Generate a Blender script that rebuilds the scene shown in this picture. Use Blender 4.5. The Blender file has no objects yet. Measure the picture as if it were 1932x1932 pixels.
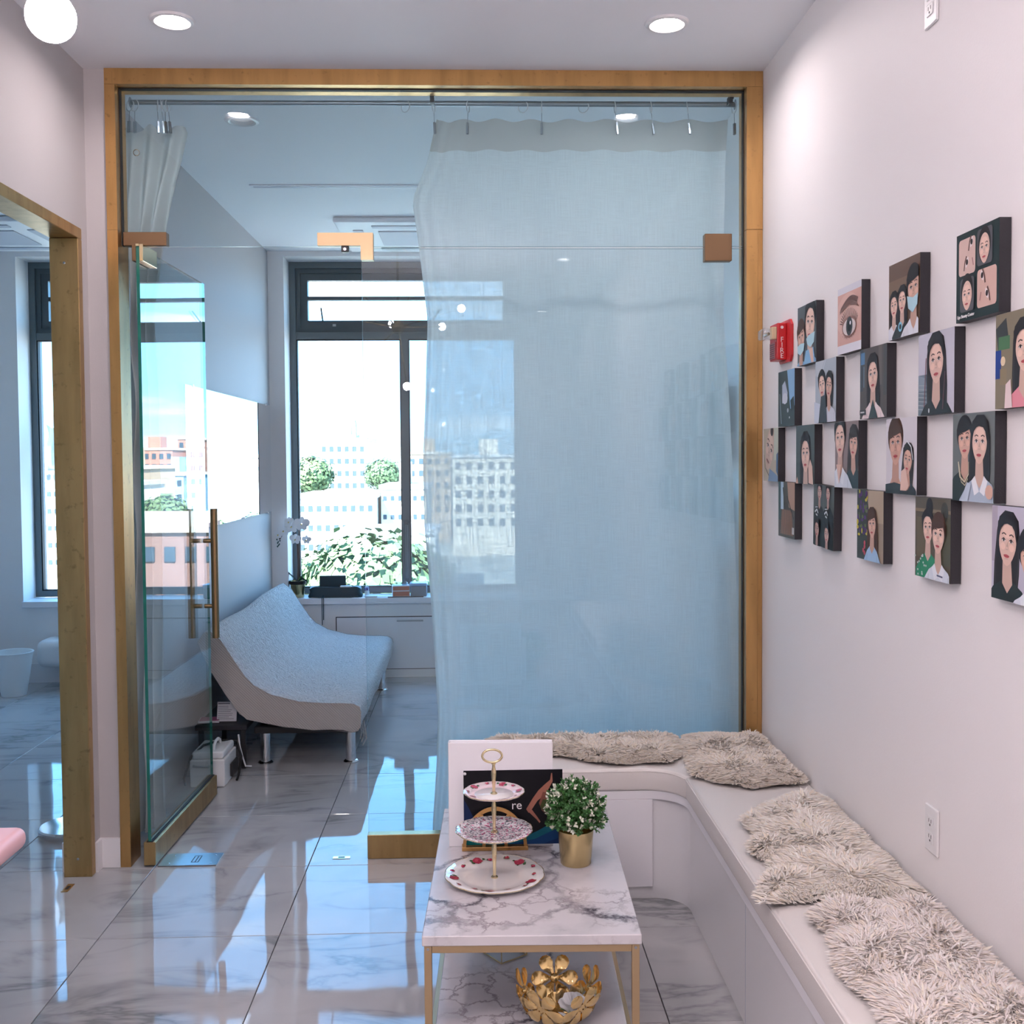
import bpy, bmesh, math, random
import numpy as np
from mathutils import Vector, Matrix

random.seed(7)
rng = np.random.default_rng(7)
scene = bpy.context.scene
col = scene.collection

# ------------------------------------------------------------------ camera
F_PX, CY_PX = 1989.818, 940.605
YAW, PITCH, ROLL, EYE = 0.03296756, 0.03785656, -0.0073242, 1.58625
fw = Vector((math.sin(YAW)*math.cos(PITCH), math.cos(YAW)*math.cos(PITCH), -math.sin(PITCH)))
r0 = Vector((math.cos(YAW), -math.sin(YAW), 0))
u0 = r0.cross(fw)
rr = r0*math.cos(ROLL) + u0*math.sin(ROLL)
uu = rr.cross(fw)
CAM = Vector((0, 0, EYE))
cam_d = bpy.data.cameras.new('camera')
cam_d.sensor_width = 36.0
cam_d.lens = F_PX/1932*36.0
cam_d.shift_y = -(966-CY_PX)/1932
cam_d.clip_start = 0.02
cam_d.clip_end = 5000
cam = bpy.data.objects.new('camera', cam_d)
col.objects.link(cam)
cam.matrix_world = Matrix(((rr.x, uu.x, -fw.x, CAM.x), (rr.y, uu.y, -fw.y, CAM.y), (rr.z, uu.z, -fw.z, CAM.z), (0, 0, 0, 1)))
scene.camera = cam

def U(px, py, axis, val):
    """world point where the pixel's ray meets the plane axis = val"""
    d = fw + rr*((px-966)/F_PX) - uu*((py-CY_PX)/F_PX)
    i = 'xyz'.index(axis)
    return CAM + d*((val-CAM[i])/d[i])

# ------------------------------------------------------------------ world, sun, exposure
world = bpy.data.worlds.new('sky')
scene.world = world
world.use_nodes = True
wn, wl = world.node_tree.nodes, world.node_tree.links
wn.clear()
w_out = wn.new('ShaderNodeOutputWorld')
w_bg = wn.new('ShaderNodeBackground')
w_tc = wn.new('ShaderNodeTexCoord')
w_sep = wn.new('ShaderNodeSeparateXYZ')
wl.new(w_tc.outputs['Generated'], w_sep.inputs[0])
w_ramp = wn.new('ShaderNodeValToRGB')
for pos, c in ((0.0, (.42, .71, .97, 1)), (.07, (.225, .585, 1.0, 1)), (.22, (.19, .55, 1.0, 1)), (.6, (.16, .44, .9, 1))):
    e = w_ramp.color_ramp.elements[0] if pos == 0.0 else w_ramp.color_ramp.elements.new(pos)
    e.position, e.color = pos, c
w_ramp.color_ramp.elements.remove(w_ramp.color_ramp.elements[-1])
wl.new(w_sep.outputs['Z'], w_ramp.inputs['Fac'])
w_map = wn.new('ShaderNodeMapping')
w_map.inputs['Scale'].default_value = (2.2, 2.2, 26)
w_noise = wn.new('ShaderNodeTexNoise')
w_noise.inputs['Scale'].default_value = 1.6
w_noise.inputs['Detail'].default_value = 5
wl.new(w_tc.outputs['Generated'], w_map.inputs[0])
wl.new(w_map.outputs[0], w_noise.inputs['Vector'])
w_cr = wn.new('ShaderNodeMapRange')
w_cr.inputs['From Min'].default_value = .54
w_cr.inputs['From Max'].default_value = .80
wl.new(w_noise.outputs['Fac'], w_cr.inputs['Value'])
w_mix = wn.new('ShaderNodeMix')
w_mix.data_type = 'RGBA'
w_mix.inputs['B'].default_value = (.86, .92, 1.0, 1)
wl.new(w_cr.outputs[0], w_mix.inputs['Factor'])
wl.new(w_ramp.outputs['Color'], w_mix.inputs['A'])
wl.new(w_mix.outputs['Result'], w_bg.inputs['Color'])
w_bg.inputs['Strength'].default_value = 4.9
wl.new(w_bg.outputs[0], w_out.inputs[0])

sun_d = bpy.data.lights.new('sun', 'SUN')
sun_d.energy = 34.0
sun_d.angle = math.radians(.6)
sun_d.color = (1, .97, .93)
sun = bpy.data.objects.new('sun', sun_d)
col.objects.link(sun)
sun.rotation_euler = (math.radians(50), 0, math.radians(-24))   # shines towards +y: lights the facades we face

LAMP = 230.0            # brightness of a recessed lamp's lens
scene.view_settings.view_transform = 'Standard'
scene.view_settings.look = 'None'
scene.view_settings.exposure = 0.70
scene.view_settings.gamma = 1.0
scene.view_settings.use_curve_mapping = False
cy = scene.cycles
cy.use_denoising = True
cy.max_bounces = 9
cy.diffuse_bounces = 5
cy.glossy_bounces = 5
cy.transmission_bounces = 4
cy.transparent_max_bounces = 24
cy.sample_clamp_indirect = 6.0
cy.caustics_reflective = False
cy.caustics_refractive = False

# ------------------------------------------------------------------ measures (metres)
H = 3.082           # ceiling
D = 4.117           # front of the brass frame
DB = 4.237          # back of the brass frame
G = 4.172           # glass plane
R = 1.124           # right wall
L = -1.487          # left wall face
LB = -1.602         # left wall, face in the neighbouring room
YW = 7.66           # window wall face
YG = 7.93           # window glass
T = 0.6             # floor tile
OX, OY = -1.27334, 2.89207

# ------------------------------------------------------------------ mesh helpers
ORG = {}

class MB:
    def __init__(s):
        s.v, s.f, s.m, s.c = [], [], [], []
    def add(s, vs, fs, mi=0, c=None):
        o = len(s.v)
        s.v += [tuple(v) for v in vs]
        s.f += [tuple(i+o for i in f) for f in fs]
        s.m += [mi]*len(fs)
        s.c += [c]*len(fs)
        return s
    def box(s, x0, x1, y0, y1, z0, z1, mi=0, c=None):
        vs = [(x, y, z) for z in (z0, z1) for y in (y0, y1) for x in (x0, x1)]
        return s.add(vs, [(0, 2, 3, 1), (4, 5, 7, 6), (0, 1, 5, 4), (2, 6, 7, 3), (0, 4, 6, 2), (1, 3, 7, 5)], mi, c)
    def rbox(s, x0, x1, y0, y1, z0, z1, r=.01, seg=3, mi=0):
        bm = bmesh.new()
        bmesh.ops.create_cube(bm, size=1)
        for v in bm.verts:
            v.co = Vector(((x0+x1)/2+v.co.x*(x1-x0), (y0+y1)/2+v.co.y*(y1-y0), (z0+z1)/2+v.co.z*(z1-z0)))
        bmesh.ops.bevel(bm, geom=bm.edges[:], offset=r, segments=seg, profile=.5, affect='EDGES')
        return s.addbm(bm, mi)
    def addbm(s, bm, mi=0):
        bm.verts.index_update()
        s.add([v.co for v in bm.verts], [[v.index for v in f.verts] for f in bm.faces], mi)
        bm.free()
        return s
    def prism(s, poly, lo, hi, axis='z', mi=0, c=None):
        n = len(poly)
        def P(a, b, h):
            return {'z': (a, b, h), 'y': (a, h, b), 'x': (h, a, b)}[axis]
        vs = [P(a, b, lo) for a, b in poly]+[P(a, b, hi) for a, b in poly]
        fs = [tuple(range(n-1, -1, -1)), tuple(range(n, 2*n))]+[(i, (i+1) % n, n+(i+1) % n, n+i) for i in range(n)]
        return s.add(vs, fs, mi, c)
    def tube(s, pts, r, n=10, mi=0, cap=True, closed=False, c=None):
        pts = [Vector(p) for p in pts]
        m = len(pts)
        rs = r if isinstance(r, (list, tuple)) else [r]*m
        prev = None
        vs = []
        for i, p in enumerate(pts):
            if closed:
                t = pts[(i+1) % m]-pts[i-1]
            else:
                t = pts[min(i+1, m-1)]-pts[max(i-1, 0)]
            t.normalize()
            if prev is None:
                a = Vector((0, 0, 1)) if abs(t.z) < .9 else Vector((1, 0, 0))
                nrm = (a-t*a.dot(t)).normalized()
            else:
                nrm = (prev-t*prev.dot(t)).normalized()
            prev = nrm
            b = t.cross(nrm)
            for k in range(n):
                an = 2*math.pi*k/n
                vs.append(p+(nrm*math.cos(an)+b*math.sin(an))*rs[i])
        fs = []
        for i in range(m if closed else m-1):
            j = (i+1) % m
            for k in range(n):
                fs.append((i*n+k, i*n+(k+1) % n, j*n+(k+1) % n, j*n+k))
        if cap and not closed:
            fs.append(tuple(range(n-1, -1, -1)))
            fs.append(tuple((m-1)*n+k for k in range(n)))
        return s.add(vs, fs, mi, c)
    def lathe(s, prof, cx=0, cy=0, n=32, mi=0, mod=None, c=None):
        vs, fs = [], []
        m = len(prof)
        for (r, z) in prof:
            for k in range(n):
                an = 2*math.pi*k/n
                q = r*(mod(an, r) if mod else 1)
                vs.append((cx+q*math.cos(an), cy+q*math.sin(an), z))
        for i in range(m-1):
            for k in range(n):
                fs.append((i*n+k, i*n+(k+1) % n, (i+1)*n+(k+1) % n, (i+1)*n+k))
        fs.append(tuple(range(n-1, -1, -1)))
        fs.append(tuple((m-1)*n+k for k in range(n)))
        return s.add(vs, fs, mi, c)
    def grid(s, fn, nu, nv, mi=0, thick=None):
        vs = [fn(i/nu, j/nv) for j in range(nv+1) for i in range(nu+1)]
        fs = [(j*(nu+1)+i, j*(nu+1)+i+1, (j+1)*(nu+1)+i+1, (j+1)*(nu+1)+i) for j in range(nv) for i in range(nu)]
        return s.add(vs, fs, mi)
    def build(s, name, mats, parent=None, smooth=False, org=None):
        if org is None:
            org = ORG.get(parent.name, Vector((0, 0, 0))) if parent else Vector((0, 0, 0))
        me = bpy.data.meshes.new(name)
        me.from_pydata([(v[0]-org[0], v[1]-org[1], v[2]-org[2]) for v in s.v], [], s.f)
        if not isinstance(mats, (list, tuple)):
            mats = [mats]
        for m in mats:
            me.materials.append(m)
        if len(mats) > 1:
            me.polygons.foreach_set('material_index', s.m)
        if any(c is not None for c in s.c):
            at = me.color_attributes.new('Col', 'FLOAT_COLOR', 'CORNER')
            buf = []
            for p, c in zip(me.polygons, s.c):
                buf += list((c or (1, 1, 1))+(1,))*p.loop_total
            at.data.foreach_set('color', buf)
        if smooth:
            me.polygons.foreach_set('use_smooth', [True]*len(me.polygons))
            if smooth != 'full':
                bm = bmesh.new(); bm.from_mesh(me)
                for e in bm.edges:
                    e.smooth = e.calc_face_angle(0) < .62
                bm.to_mesh(me); bm.free()
        me.update()
        o = bpy.data.objects.new(name, me)
        col.objects.link(o)
        if parent:
            o.parent = parent
            ORG[o.name] = Vector(org)
        else:
            o.location = org
            ORG[o.name] = Vector(org)
        return o

def tag(o, label=None, cat=None, group=None, kind=None):
    for k, v in (('label', label), ('category', cat), ('group', group), ('kind', kind)):
        if v:
            o[k] = v
    return o
def empty(name, loc=(0, 0, 0), rz=0, label=None, cat=None, group=None, kind=None, local=False):
    o = bpy.data.objects.new(name, None)
    o.empty_display_size = .05
    col.objects.link(o)
    o.location = loc
    o.rotation_euler = (0, 0, rz)
    ORG[o.name] = Vector((0, 0, 0)) if local else Vector(loc)
    return tag(o, label, cat, group, kind)
def copy_tree(o, parent=None):
    c = o.copy()
    col.objects.link(c)
    if parent:
        c.parent = parent
    for ch in o.children:
        copy_tree(ch, c)
    return c
def text_mesh(body, size, depth=.0004, align='CENTER'):
    cu = bpy.data.curves.new('lettering', 'FONT')
    cu.body, cu.size, cu.extrude, cu.align_x, cu.align_y = body, size, depth, align, 'CENTER'
    o = bpy.data.objects.new('lettering', cu)
    col.objects.link(o)
    dg = bpy.context.evaluated_depsgraph_get()
    me = bpy.data.meshes.new_from_object(o.evaluated_get(dg))
    bpy.data.objects.remove(o)
    bpy.data.curves.remove(cu)
    return me
def lettering(body, size, mat, parent, origin, ux, uy, name='lettering'):
    """flat lettering: ux, uy = directions of reading and of up"""
    me = text_mesh(body, size)
    me.materials.append(mat)
    ux, uy = Vector(ux), Vector(uy)
    un = ux.cross(uy)
    org = ORG[parent.name]
    for v in me.vertices:
        v.co = Vector(origin)+ux*v.co.x+uy*v.co.y+un*v.co.z-org
    o = bpy.data.objects.new(name, me)
    col.objects.link(o)
    o.parent = parent
    ORG[o.name] = org
    return o

# ------------------------------------------------------------------ materials
def newmat(name):
    m = bpy.data.materials.new(name)
    m.use_nodes = True
    nt = m.node_tree
    b = nt.nodes['Principled BSDF']
    return m, nt.nodes, nt.links, b
def mat(name, c, rough=.6, metal=0.0, spec=.5, bump=0, bscale=60, vary=0, vscale=4, sheen=0, coat=0):
    m, n, l, b = newmat(name)
    b.inputs['Base Color'].default_value = (*c, 1)
    b.inputs['Roughness'].default_value = rough
    b.inputs['Metallic'].default_value = metal
    b.inputs['Specular IOR Level'].default_value = spec
    b.inputs['Coat Weight'].default_value = coat
    b.inputs['Coat Roughness'].default_value = .05
    if sheen:
        b.inputs['Sheen Weight'].default_value = sheen
    if bump or vary:
        tc = n.new('ShaderNodeTexCoord')
    if vary:
        nz = n.new('ShaderNodeTexNoise')
        nz.inputs['Scale'].default_value = vscale
        nz.inputs['Detail'].default_value = 4
        l.new(tc.outputs['Object'], nz.inputs['Vector'])
        mx = n.new('ShaderNodeMix'); mx.data_type = 'RGBA'
        mx.inputs['A'].default_value = (*[x*(1-vary) for x in c], 1)
        mx.inputs['B'].default_value = (*[min(1, x*(1+vary)) for x in c], 1)
        l.new(nz.outputs['Fac'], mx.inputs['Factor'])
        l.new(mx.outputs['Result'], b.inputs['Base Color'])
    if bump:
        n2 = n.new('ShaderNodeTexNoise')
        n2.inputs['Scale'].default_value = bscale
        n2.inputs['Detail'].default_value = 3
        l.new(tc.outputs['Object'], n2.inputs['Vector'])
        bp = n.new('ShaderNodeBump')
        bp.inputs['Strength'].default_value = bump
        bp.inputs['Distance'].default_value = .002
        l.new(n2.outputs['Fac'], bp.inputs['Height'])
        l.new(bp.outputs[0], b.inputs['Normal'])
    return m

M = {}
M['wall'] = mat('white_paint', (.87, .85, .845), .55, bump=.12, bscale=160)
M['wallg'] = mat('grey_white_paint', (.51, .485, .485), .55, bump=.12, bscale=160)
M['ceil'] = mat('ceiling_paint', (.88, .88, .90), .7, bump=.05, bscale=160)
M['base'] = mat('baseboard_gloss', (.78, .765, .775), .3)
M['black'] = mat('black_board', (.018, .017, .022), .55, bump=.25, bscale=400)
M['blackmetal'] = mat('black_metal', (.02, .02, .022), .4)
M['rubber'] = mat('black_gasket', (.008, .008, .008), .6)
M['chrome'] = mat('chrome', (.75, .76, .78), .09, 1.0)
M['steel'] = mat('brushed_steel', (.42, .45, .48), .28, 1.0)
M['rod'] = mat('grey_rod', (.30, .34, .37), .3, .7)
M['gold'] = mat('polished_gold', (.86, .62, .28), .14, 1.0)
M['goldsatin'] = mat('satin_gold', (.62, .49, .25), .27, 1.0, vary=.06, vscale=30)
M['goldpale'] = mat('pale_gold', (.80, .68, .42), .16, 1.0)
M['champagne'] = mat('champagne_paint', (.50, .36, .21), .35, .75)
M['vinyl'] = mat('cream_vinyl', (.74, .70, .67), .42, bump=.18, bscale=260)
M['gloss'] = mat('white_lacquer', (.78, .775, .79), .25)
M['gloss2'] = mat('white_panel', (.84, .83, .86), .4)
M['plastic'] = mat('white_plastic', (.80, .80, .80), .35)
M['plasticd'] = mat('dark_slot', (.03, .03, .03), .5)
M['frame'] = mat('grey_aluminium', (.075, .092, .10), .42, .25)
M['frame2'] = mat('grey_aluminium_light', (.13, .155, .165), .42, .25)
M['acw'] = mat('ac_white', (.76, .78, .82), .4)
M['acg'] = mat('ac_grille', (.42, .46, .54), .5)
M['red'] = mat('red_plastic', (.55, .02, .025), .35)
M['ceramic'] = mat('glazed_porcelain', (.83, .82, .81), .12, coat=.5)
M['ceramicp'] = mat('pink_porcelain', (.82, .66, .70), .12, coat=.5)
M['paper'] = mat('white_paper', (.80, .79, .82), .6)
M['pink'] = mat('pink_vinyl', (.80, .46, .47), .45)
M['navy'] = mat('navy_bag', (.012, .035, .045), .5)
M['leafd'] = mat('orchid_leaf', (.03, .085, .07), .4)
M['leafg'] = mat('green_leaf', (.12, .26, .06), .45)
M['stem'] = mat('brown_stem', (.10, .055, .04), .6)
M['petal'] = mat('white_petal', (.85, .85, .86), .5)
M['yellow'] = mat('yellow_lip', (.75, .55, .12), .5)
M['soil'] = mat('bark', (.03, .02, .018), .9)
M['redtext'] = mat('white_print', (.85, .83, .83), .5)
M['binm'] = mat('bin_plastic', (.82, .84, .83), .5)
M['brick'] = None

def attr_mat(name, rough=.5, coat=0, spec=.5):
    m, n, l, b = newmat(name)
    a = n.new('ShaderNodeAttribute'); a.attribute_name = 'Col'
    l.new(a.outputs['Color'], b.inputs['Base Color'])
    b.inputs['Roughness'].default_value = rough
    b.inputs['Specular IOR Level'].default_value = spec
    b.inputs['Coat Weight'].default_value = coat
    b.inputs['Coat Roughness'].default_value = .05
    return m
M['print'] = attr_mat('photo_print', .45, spec=.2)
M['glaze'] = attr_mat('glazed_print', .2, .4)
M['leaves'] = attr_mat('leaf_colours', .5)

def brass(name, base, dark, rough):
    m, n, l, b = newmat(name)
    tc = n.new('ShaderNodeTexCoord')
    mp = n.new('ShaderNodeMapping'); mp.inputs['Scale'].default_value = (9, 9, 1.3)
    nz = n.new('ShaderNodeTexNoise'); nz.inputs['Scale'].default_value = 2.2; nz.inputs['Detail'].default_value = 5
    sp = n.new('ShaderNodeTexNoise'); sp.inputs['Scale'].default_value = 38; sp.inputs['Detail'].default_value = 3
    l.new(tc.outputs['Object'], mp.inputs[0]); l.new(mp.outputs[0], nz.inputs['Vector']); l.new(tc.outputs['Object'], sp.inputs['Vector'])
    mx = n.new('ShaderNodeMix'); mx.data_type = 'RGBA'
    mx.inputs['A'].default_value = (*base, 1); mx.inputs['B'].default_value = (*dark, 1)
    mr = n.new('ShaderNodeMapRange'); mr.inputs['From Min'].default_value = .42; mr.inputs['From Max'].default_value = .75
    l.new(nz.outputs['Fac'], mr.inputs['Value']); l.new(mr.outputs[0], mx.inputs['Factor'])
    mr2 = n.new('ShaderNodeMapRange'); mr2.inputs['From Min'].default_value = .62; mr2.inputs['From Max'].default_value = .86
    l.new(sp.outputs['Fac'], mr2.inputs['Value'])
    mx2 = n.new('ShaderNodeMix'); mx2.data_type = 'RGBA'
    mx2.inputs['B'].default_value = (*[x*.6 for x in dark], 1)
    l.new(mr2.outputs[0], mx2.inputs['Factor']); l.new(mx.outputs['Result'], mx2.inputs['A'])
    l.new(mx2.outputs['Result'], b.inputs['Base Color'])
    b.inputs['Metallic'].default_value = .92
    b.inputs['Roughness'].default_value = rough
    bp = n.new('ShaderNodeBump'); bp.inputs['Strength'].default_value = .06; bp.inputs['Distance'].default_value = .003
    l.new(sp.outputs['Fac'], bp.inputs['Height']); l.new(bp.outputs[0], b.inputs['Normal'])
    return m
M['brass'] = brass('brushed_brass', (.62, .355, .135), (.47, .27, .10), .34)
M['brassd'] = brass('tarnished_brass', (.50, .34, .15), (.36, .24, .10), .38)
M['bronze'] = mat('satin_bronze_patch', (.21, .125, .065), .45, .6, bump=.05)
M['handle'] = mat('antique_bronze_tube', (.30, .20, .10), .3, .9)

def glass_mat(name, tint, f0=.04):
    m = bpy.data.materials.new(name); m.use_nodes = True
    n, l = m.node_tree.nodes, m.node_tree.links
    n.clear()
    out = n.new('ShaderNodeOutputMaterial')
    tr = n.new('ShaderNodeBsdfTransparent'); tr.inputs['Color'].default_value = (*tint, 1)
    gl = n.new('ShaderNodeBsdfGlossy'); gl.inputs['Roughness'].default_value = 0; gl.inputs['Color'].default_value = (1, 1, 1, 1)
    lw = n.new('ShaderNodeLayerWeight'); lw.inputs['Blend'].default_value = .5
    pw = n.new('ShaderNodeMath'); pw.operation = 'POWER'; pw.inputs[1].default_value = 5
    ma = n.new('ShaderNodeMath'); ma.operation = 'MULTIPLY_ADD'; ma.inputs[1].default_value = 1-f0; ma.inputs[2].default_value = f0
    mx = n.new('ShaderNodeMixShader')
    l.new(lw.outputs['Facing'], pw.inputs[0]); l.new(pw.outputs[0], ma.inputs[0]); l.new(ma.outputs[0], mx.inputs[0])
    l.new(tr.outputs[0], mx.inputs[1]); l.new(gl.outputs[0], mx.inputs[2]); l.new(mx.outputs[0], out.inputs[0])
    return m
M['glass'] = glass_mat('clear_glass', (.895, .962, .98))
M['wglass'] = glass_mat('window_glass', (.95, .97, .97))
M['gedge'] = mat('green_glass_edge', (.02, .16, .12), .15)
M['gedgel'] = mat('pale_glass_edge', (.45, .62, .66), .2)

def mirror_mat():
    m, n, l, b = newmat('mirror_silver')
    b.inputs['Base Color'].default_value = (.9, .92, .93, 1)
    b.inputs['Metallic'].default_value = 1
    b.inputs['Roughness'].default_value = 0.0
    return m
M['mirror'] = mirror_mat()

def emit(name, c, s):
    m = bpy.data.materials.new(name); m.use_nodes = True
    n, l = m.node_tree.nodes, m.node_tree.links
    n.clear()
    out = n.new('ShaderNodeOutputMaterial'); e = n.new('ShaderNodeEmission')
    e.inputs['Color'].default_value = (*c, 1); e.inputs['Strength'].default_value = s
    l.new(e.outputs[0], out.inputs[0])
    return m
M['lamp'] = emit('lamp_lens', (1, .86, .87), LAMP)
M['globe'] = emit('lit_globe', (1, .86, .90), 235)
M['lampoff'] = mat('unlit_lens', (.55, .58, .60), .4)

def floor_mat():
    m, n, l, b = newmat('polished_marble_tile')
    tc = n.new('ShaderNodeTexCoord')
    oi = n.new('ShaderNodeObjectInfo')
    sc = n.new('ShaderNodeVectorMath'); sc.operation = 'SCALE'
    cm = n.new('ShaderNodeCombineXYZ')
    mu = n.new('ShaderNodeMath'); mu.operation = 'MULTIPLY'; mu.inputs[1].default_value = 37.0
    l.new(oi.outputs['Random'], mu.inputs[0])
    l.new(mu.outputs[0], cm.inputs['X']); l.new(mu.outputs[0], cm.inputs['Y']); l.new(mu.outputs[0], cm.inputs['Z'])
    ad = n.new('ShaderNodeVectorMath'); ad.operation = 'ADD'
    l.new(tc.outputs['Object'], ad.inputs[0]); l.new(cm.outputs[0], ad.inputs[1])
    mp = n.new('ShaderNodeMapping'); mp.inputs['Scale'].default_value = (1.0, 2.6, 1); mp.inputs['Rotation'].default_value = (0, 0, .5)
    l.new(ad.outputs[0], mp.inputs[0])
    wz = n.new('ShaderNodeTexNoise'); wz.inputs['Scale'].default_value = 1.25; wz.inputs['Detail'].default_value = 5; wz.inputs['Roughness'].default_value = .55
    wz.inputs['Distortion'].default_value = .9
    l.new(mp.outputs[0], wz.inputs['Vector'])
    # veins: thin ridge where the noise crosses the middle
    sb = n.new('ShaderNodeMath'); sb.operation = 'SUBTRACT'; sb.inputs[1].default_value = .5
    ab = n.new('ShaderNodeMath'); ab.operation = 'ABSOLUTE'
    l.new(wz.outputs['Fac'], sb.inputs[0]); l.new(sb.outputs[0], ab.inputs[0])
    mr = n.new('ShaderNodeMapRange'); mr.inputs['From Min'].default_value = 0; mr.inputs['From Max'].default_value = .075
    mr.inputs['To Min'].default_value = 1; mr.inputs['To Max'].default_value = 0
    l.new(ab.outputs[0], mr.inputs['Value'])
    pr = n.new('ShaderNodeMath'); pr.operation = 'POWER'; pr.inputs[1].default_value = 2.2
    l.new(mr.outputs[0], pr.inputs[0])
    bz = n.new('ShaderNodeTexNoise'); bz.inputs['Scale'].default_value = 2.6; bz.inputs['Detail'].default_value = 3
    l.new(ad.outputs[0], bz.inputs['Vector'])
    br = n.new('ShaderNodeMapRange'); br.inputs['From Min'].default_value = .42; br.inputs['From Max'].default_value = .68
    l.new(bz.outputs['Fac'], br.inputs['Value'])
    vm = n.new('ShaderNodeMath'); vm.operation = 'MULTIPLY'
    l.new(pr.outputs[0], vm.inputs[0]); l.new(br.outputs[0], vm.inputs[1])
    cl = n.new('ShaderNodeMix'); cl.data_type = 'RGBA'
    cl.inputs['A'].default_value = (.47, .465, .47, 1); cl.inputs['B'].default_value = (.35, .355, .37, 1)
    bm_ = n.new('ShaderNodeMath'); bm_.operation = 'MULTIPLY'; bm_.inputs[1].default_value = .55
    l.new(br.outputs[0], bm_.inputs[0]); l.new(bm_.outputs[0], cl.inputs['Factor'])
    c2 = n.new('ShaderNodeMix'); c2.data_type = 'RGBA'
    c2.inputs['B'].default_value = (.21, .22, .23, 1)
    l.new(cl.outputs['Result'], c2.inputs['A']); l.new(vm.outputs[0], c2.inputs['Factor'])
    l.new(c2.outputs['Result'], b.inputs['Base Color'])
    b.inputs['Roughness'].default_value = .035
    b.inputs['IOR'].default_value = 1.38
    wv = n.new('ShaderNodeTexNoise'); wv.inputs['Scale'].default_value = 3.0; wv.inputs['Detail'].default_value = 1
    l.new(ad.outputs[0], wv.inputs['Vector'])
    bp = n.new('ShaderNodeBump'); bp.inputs['Strength'].default_value = .10; bp.inputs['Distance'].default_value = .012
    l.new(wv.outputs['Fac'], bp.inputs['Height']); l.new(bp.outputs[0], b.inputs['Normal'])
    return m
M['tile'] = floor_mat()
M['grout'] = mat('dark_grout', (.07, .07, .08), .8)

def table_marble():
    m, n, l, b = newmat('white_marble_foil')
    tc = n.new('ShaderNodeTexCoord')
    wp = n.new('ShaderNodeTexNoise'); wp.inputs['Scale'].default_value = 5.5; wp.inputs['Detail'].default_value = 7; wp.inputs['Roughness'].default_value = .65
    l.new(tc.outputs['Object'], wp.inputs['Vector'])
    mx = n.new('ShaderNodeMix'); mx.data_type = 'VECTOR'; mx.inputs['Factor'].default_value = .17
    l.new(tc.outputs['Object'], mx.inputs['A']); l.new(wp.outputs['Color'], mx.inputs['B'])
    def vein(scale, width, gate_lo, gate_hi, seed):
        v = n.new('ShaderNodeTexVoronoi'); v.feature = 'DISTANCE_TO_EDGE'; v.inputs['Scale'].default_value = scale
        off = n.new('ShaderNodeVectorMath'); off.operation = 'ADD'; off.inputs[1].default_value = (seed, seed*.7, seed*1.3)
        l.new(mx.outputs['Result'], off.inputs[0]); l.new(off.outputs[0], v.inputs['Vector'])
        r = n.new('ShaderNodeMapRange'); r.inputs['From Min'].default_value = 0; r.inputs['From Max'].default_value = width
        r.inputs['To Min'].default_value = 1; r.inputs['To Max'].default_value = 0
        l.new(v.outputs['Distance'], r.inputs['Value'])
        g = n.new('ShaderNodeTexNoise'); g.inputs['Scale'].default_value = 4.2; g.inputs['Detail'].default_value = 3
        l.new(off.outputs[0], g.inputs['Vector'])
        gr = n.new('ShaderNodeMapRange'); gr.inputs['From Min'].default_value = gate_lo; gr.inputs['From Max'].default_value = gate_hi
        l.new(g.outputs['Fac'], gr.inputs['Value'])
        mm = n.new('ShaderNodeMath'); mm.operation = 'MULTIPLY'
        l.new(r.outputs[0], mm.inputs[0]); l.new(gr.outputs[0], mm.inputs[1])
        return mm.outputs[0]
    a, b2 = vein(4.6, .055, .47, .60, 3.1), vein(13, .07, .52, .66, 9.4)
    cl = n.new('ShaderNodeMix'); cl.data_type = 'RGBA'
    cl.inputs['A'].default_value = (.62, .60, .62, 1); cl.inputs['B'].default_value = (.46, .46, .49, 1)
    g = n.new('ShaderNodeTexNoise'); g.inputs['Scale'].default_value = 6; g.inputs['Detail'].default_value = 5
    l.new(tc.outputs['Object'], g.inputs['Vector'])
    gr = n.new('ShaderNodeMapRange'); gr.inputs['From Min'].default_value = .5; gr.inputs['From Max'].default_value = .72
    l.new(g.outputs['Fac'], gr.inputs['Value']); l.new(gr.outputs[0], cl.inputs['Factor'])
    c2 = n.new('ShaderNodeMix'); c2.data_type = 'RGBA'; c2.inputs['B'].default_value = (.06, .055, .075, 1)
    l.new(cl.outputs['Result'], c2.inputs['A']); l.new(a, c2.inputs['Factor'])
    c3 = n.new('ShaderNodeMix'); c3.data_type = 'RGBA'; c3.inputs['B'].default_value = (.30, .27, .29, 1)
    l.new(c2.outputs['Result'], c3.inputs['A']); l.new(b2, c3.inputs['Factor'])
    l.new(c3.outputs['Result'], b.inputs['Base Color'])
    b.inputs['Roughness'].default_value = .16
    return m
M['tmarble'] = table_marble()

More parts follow.
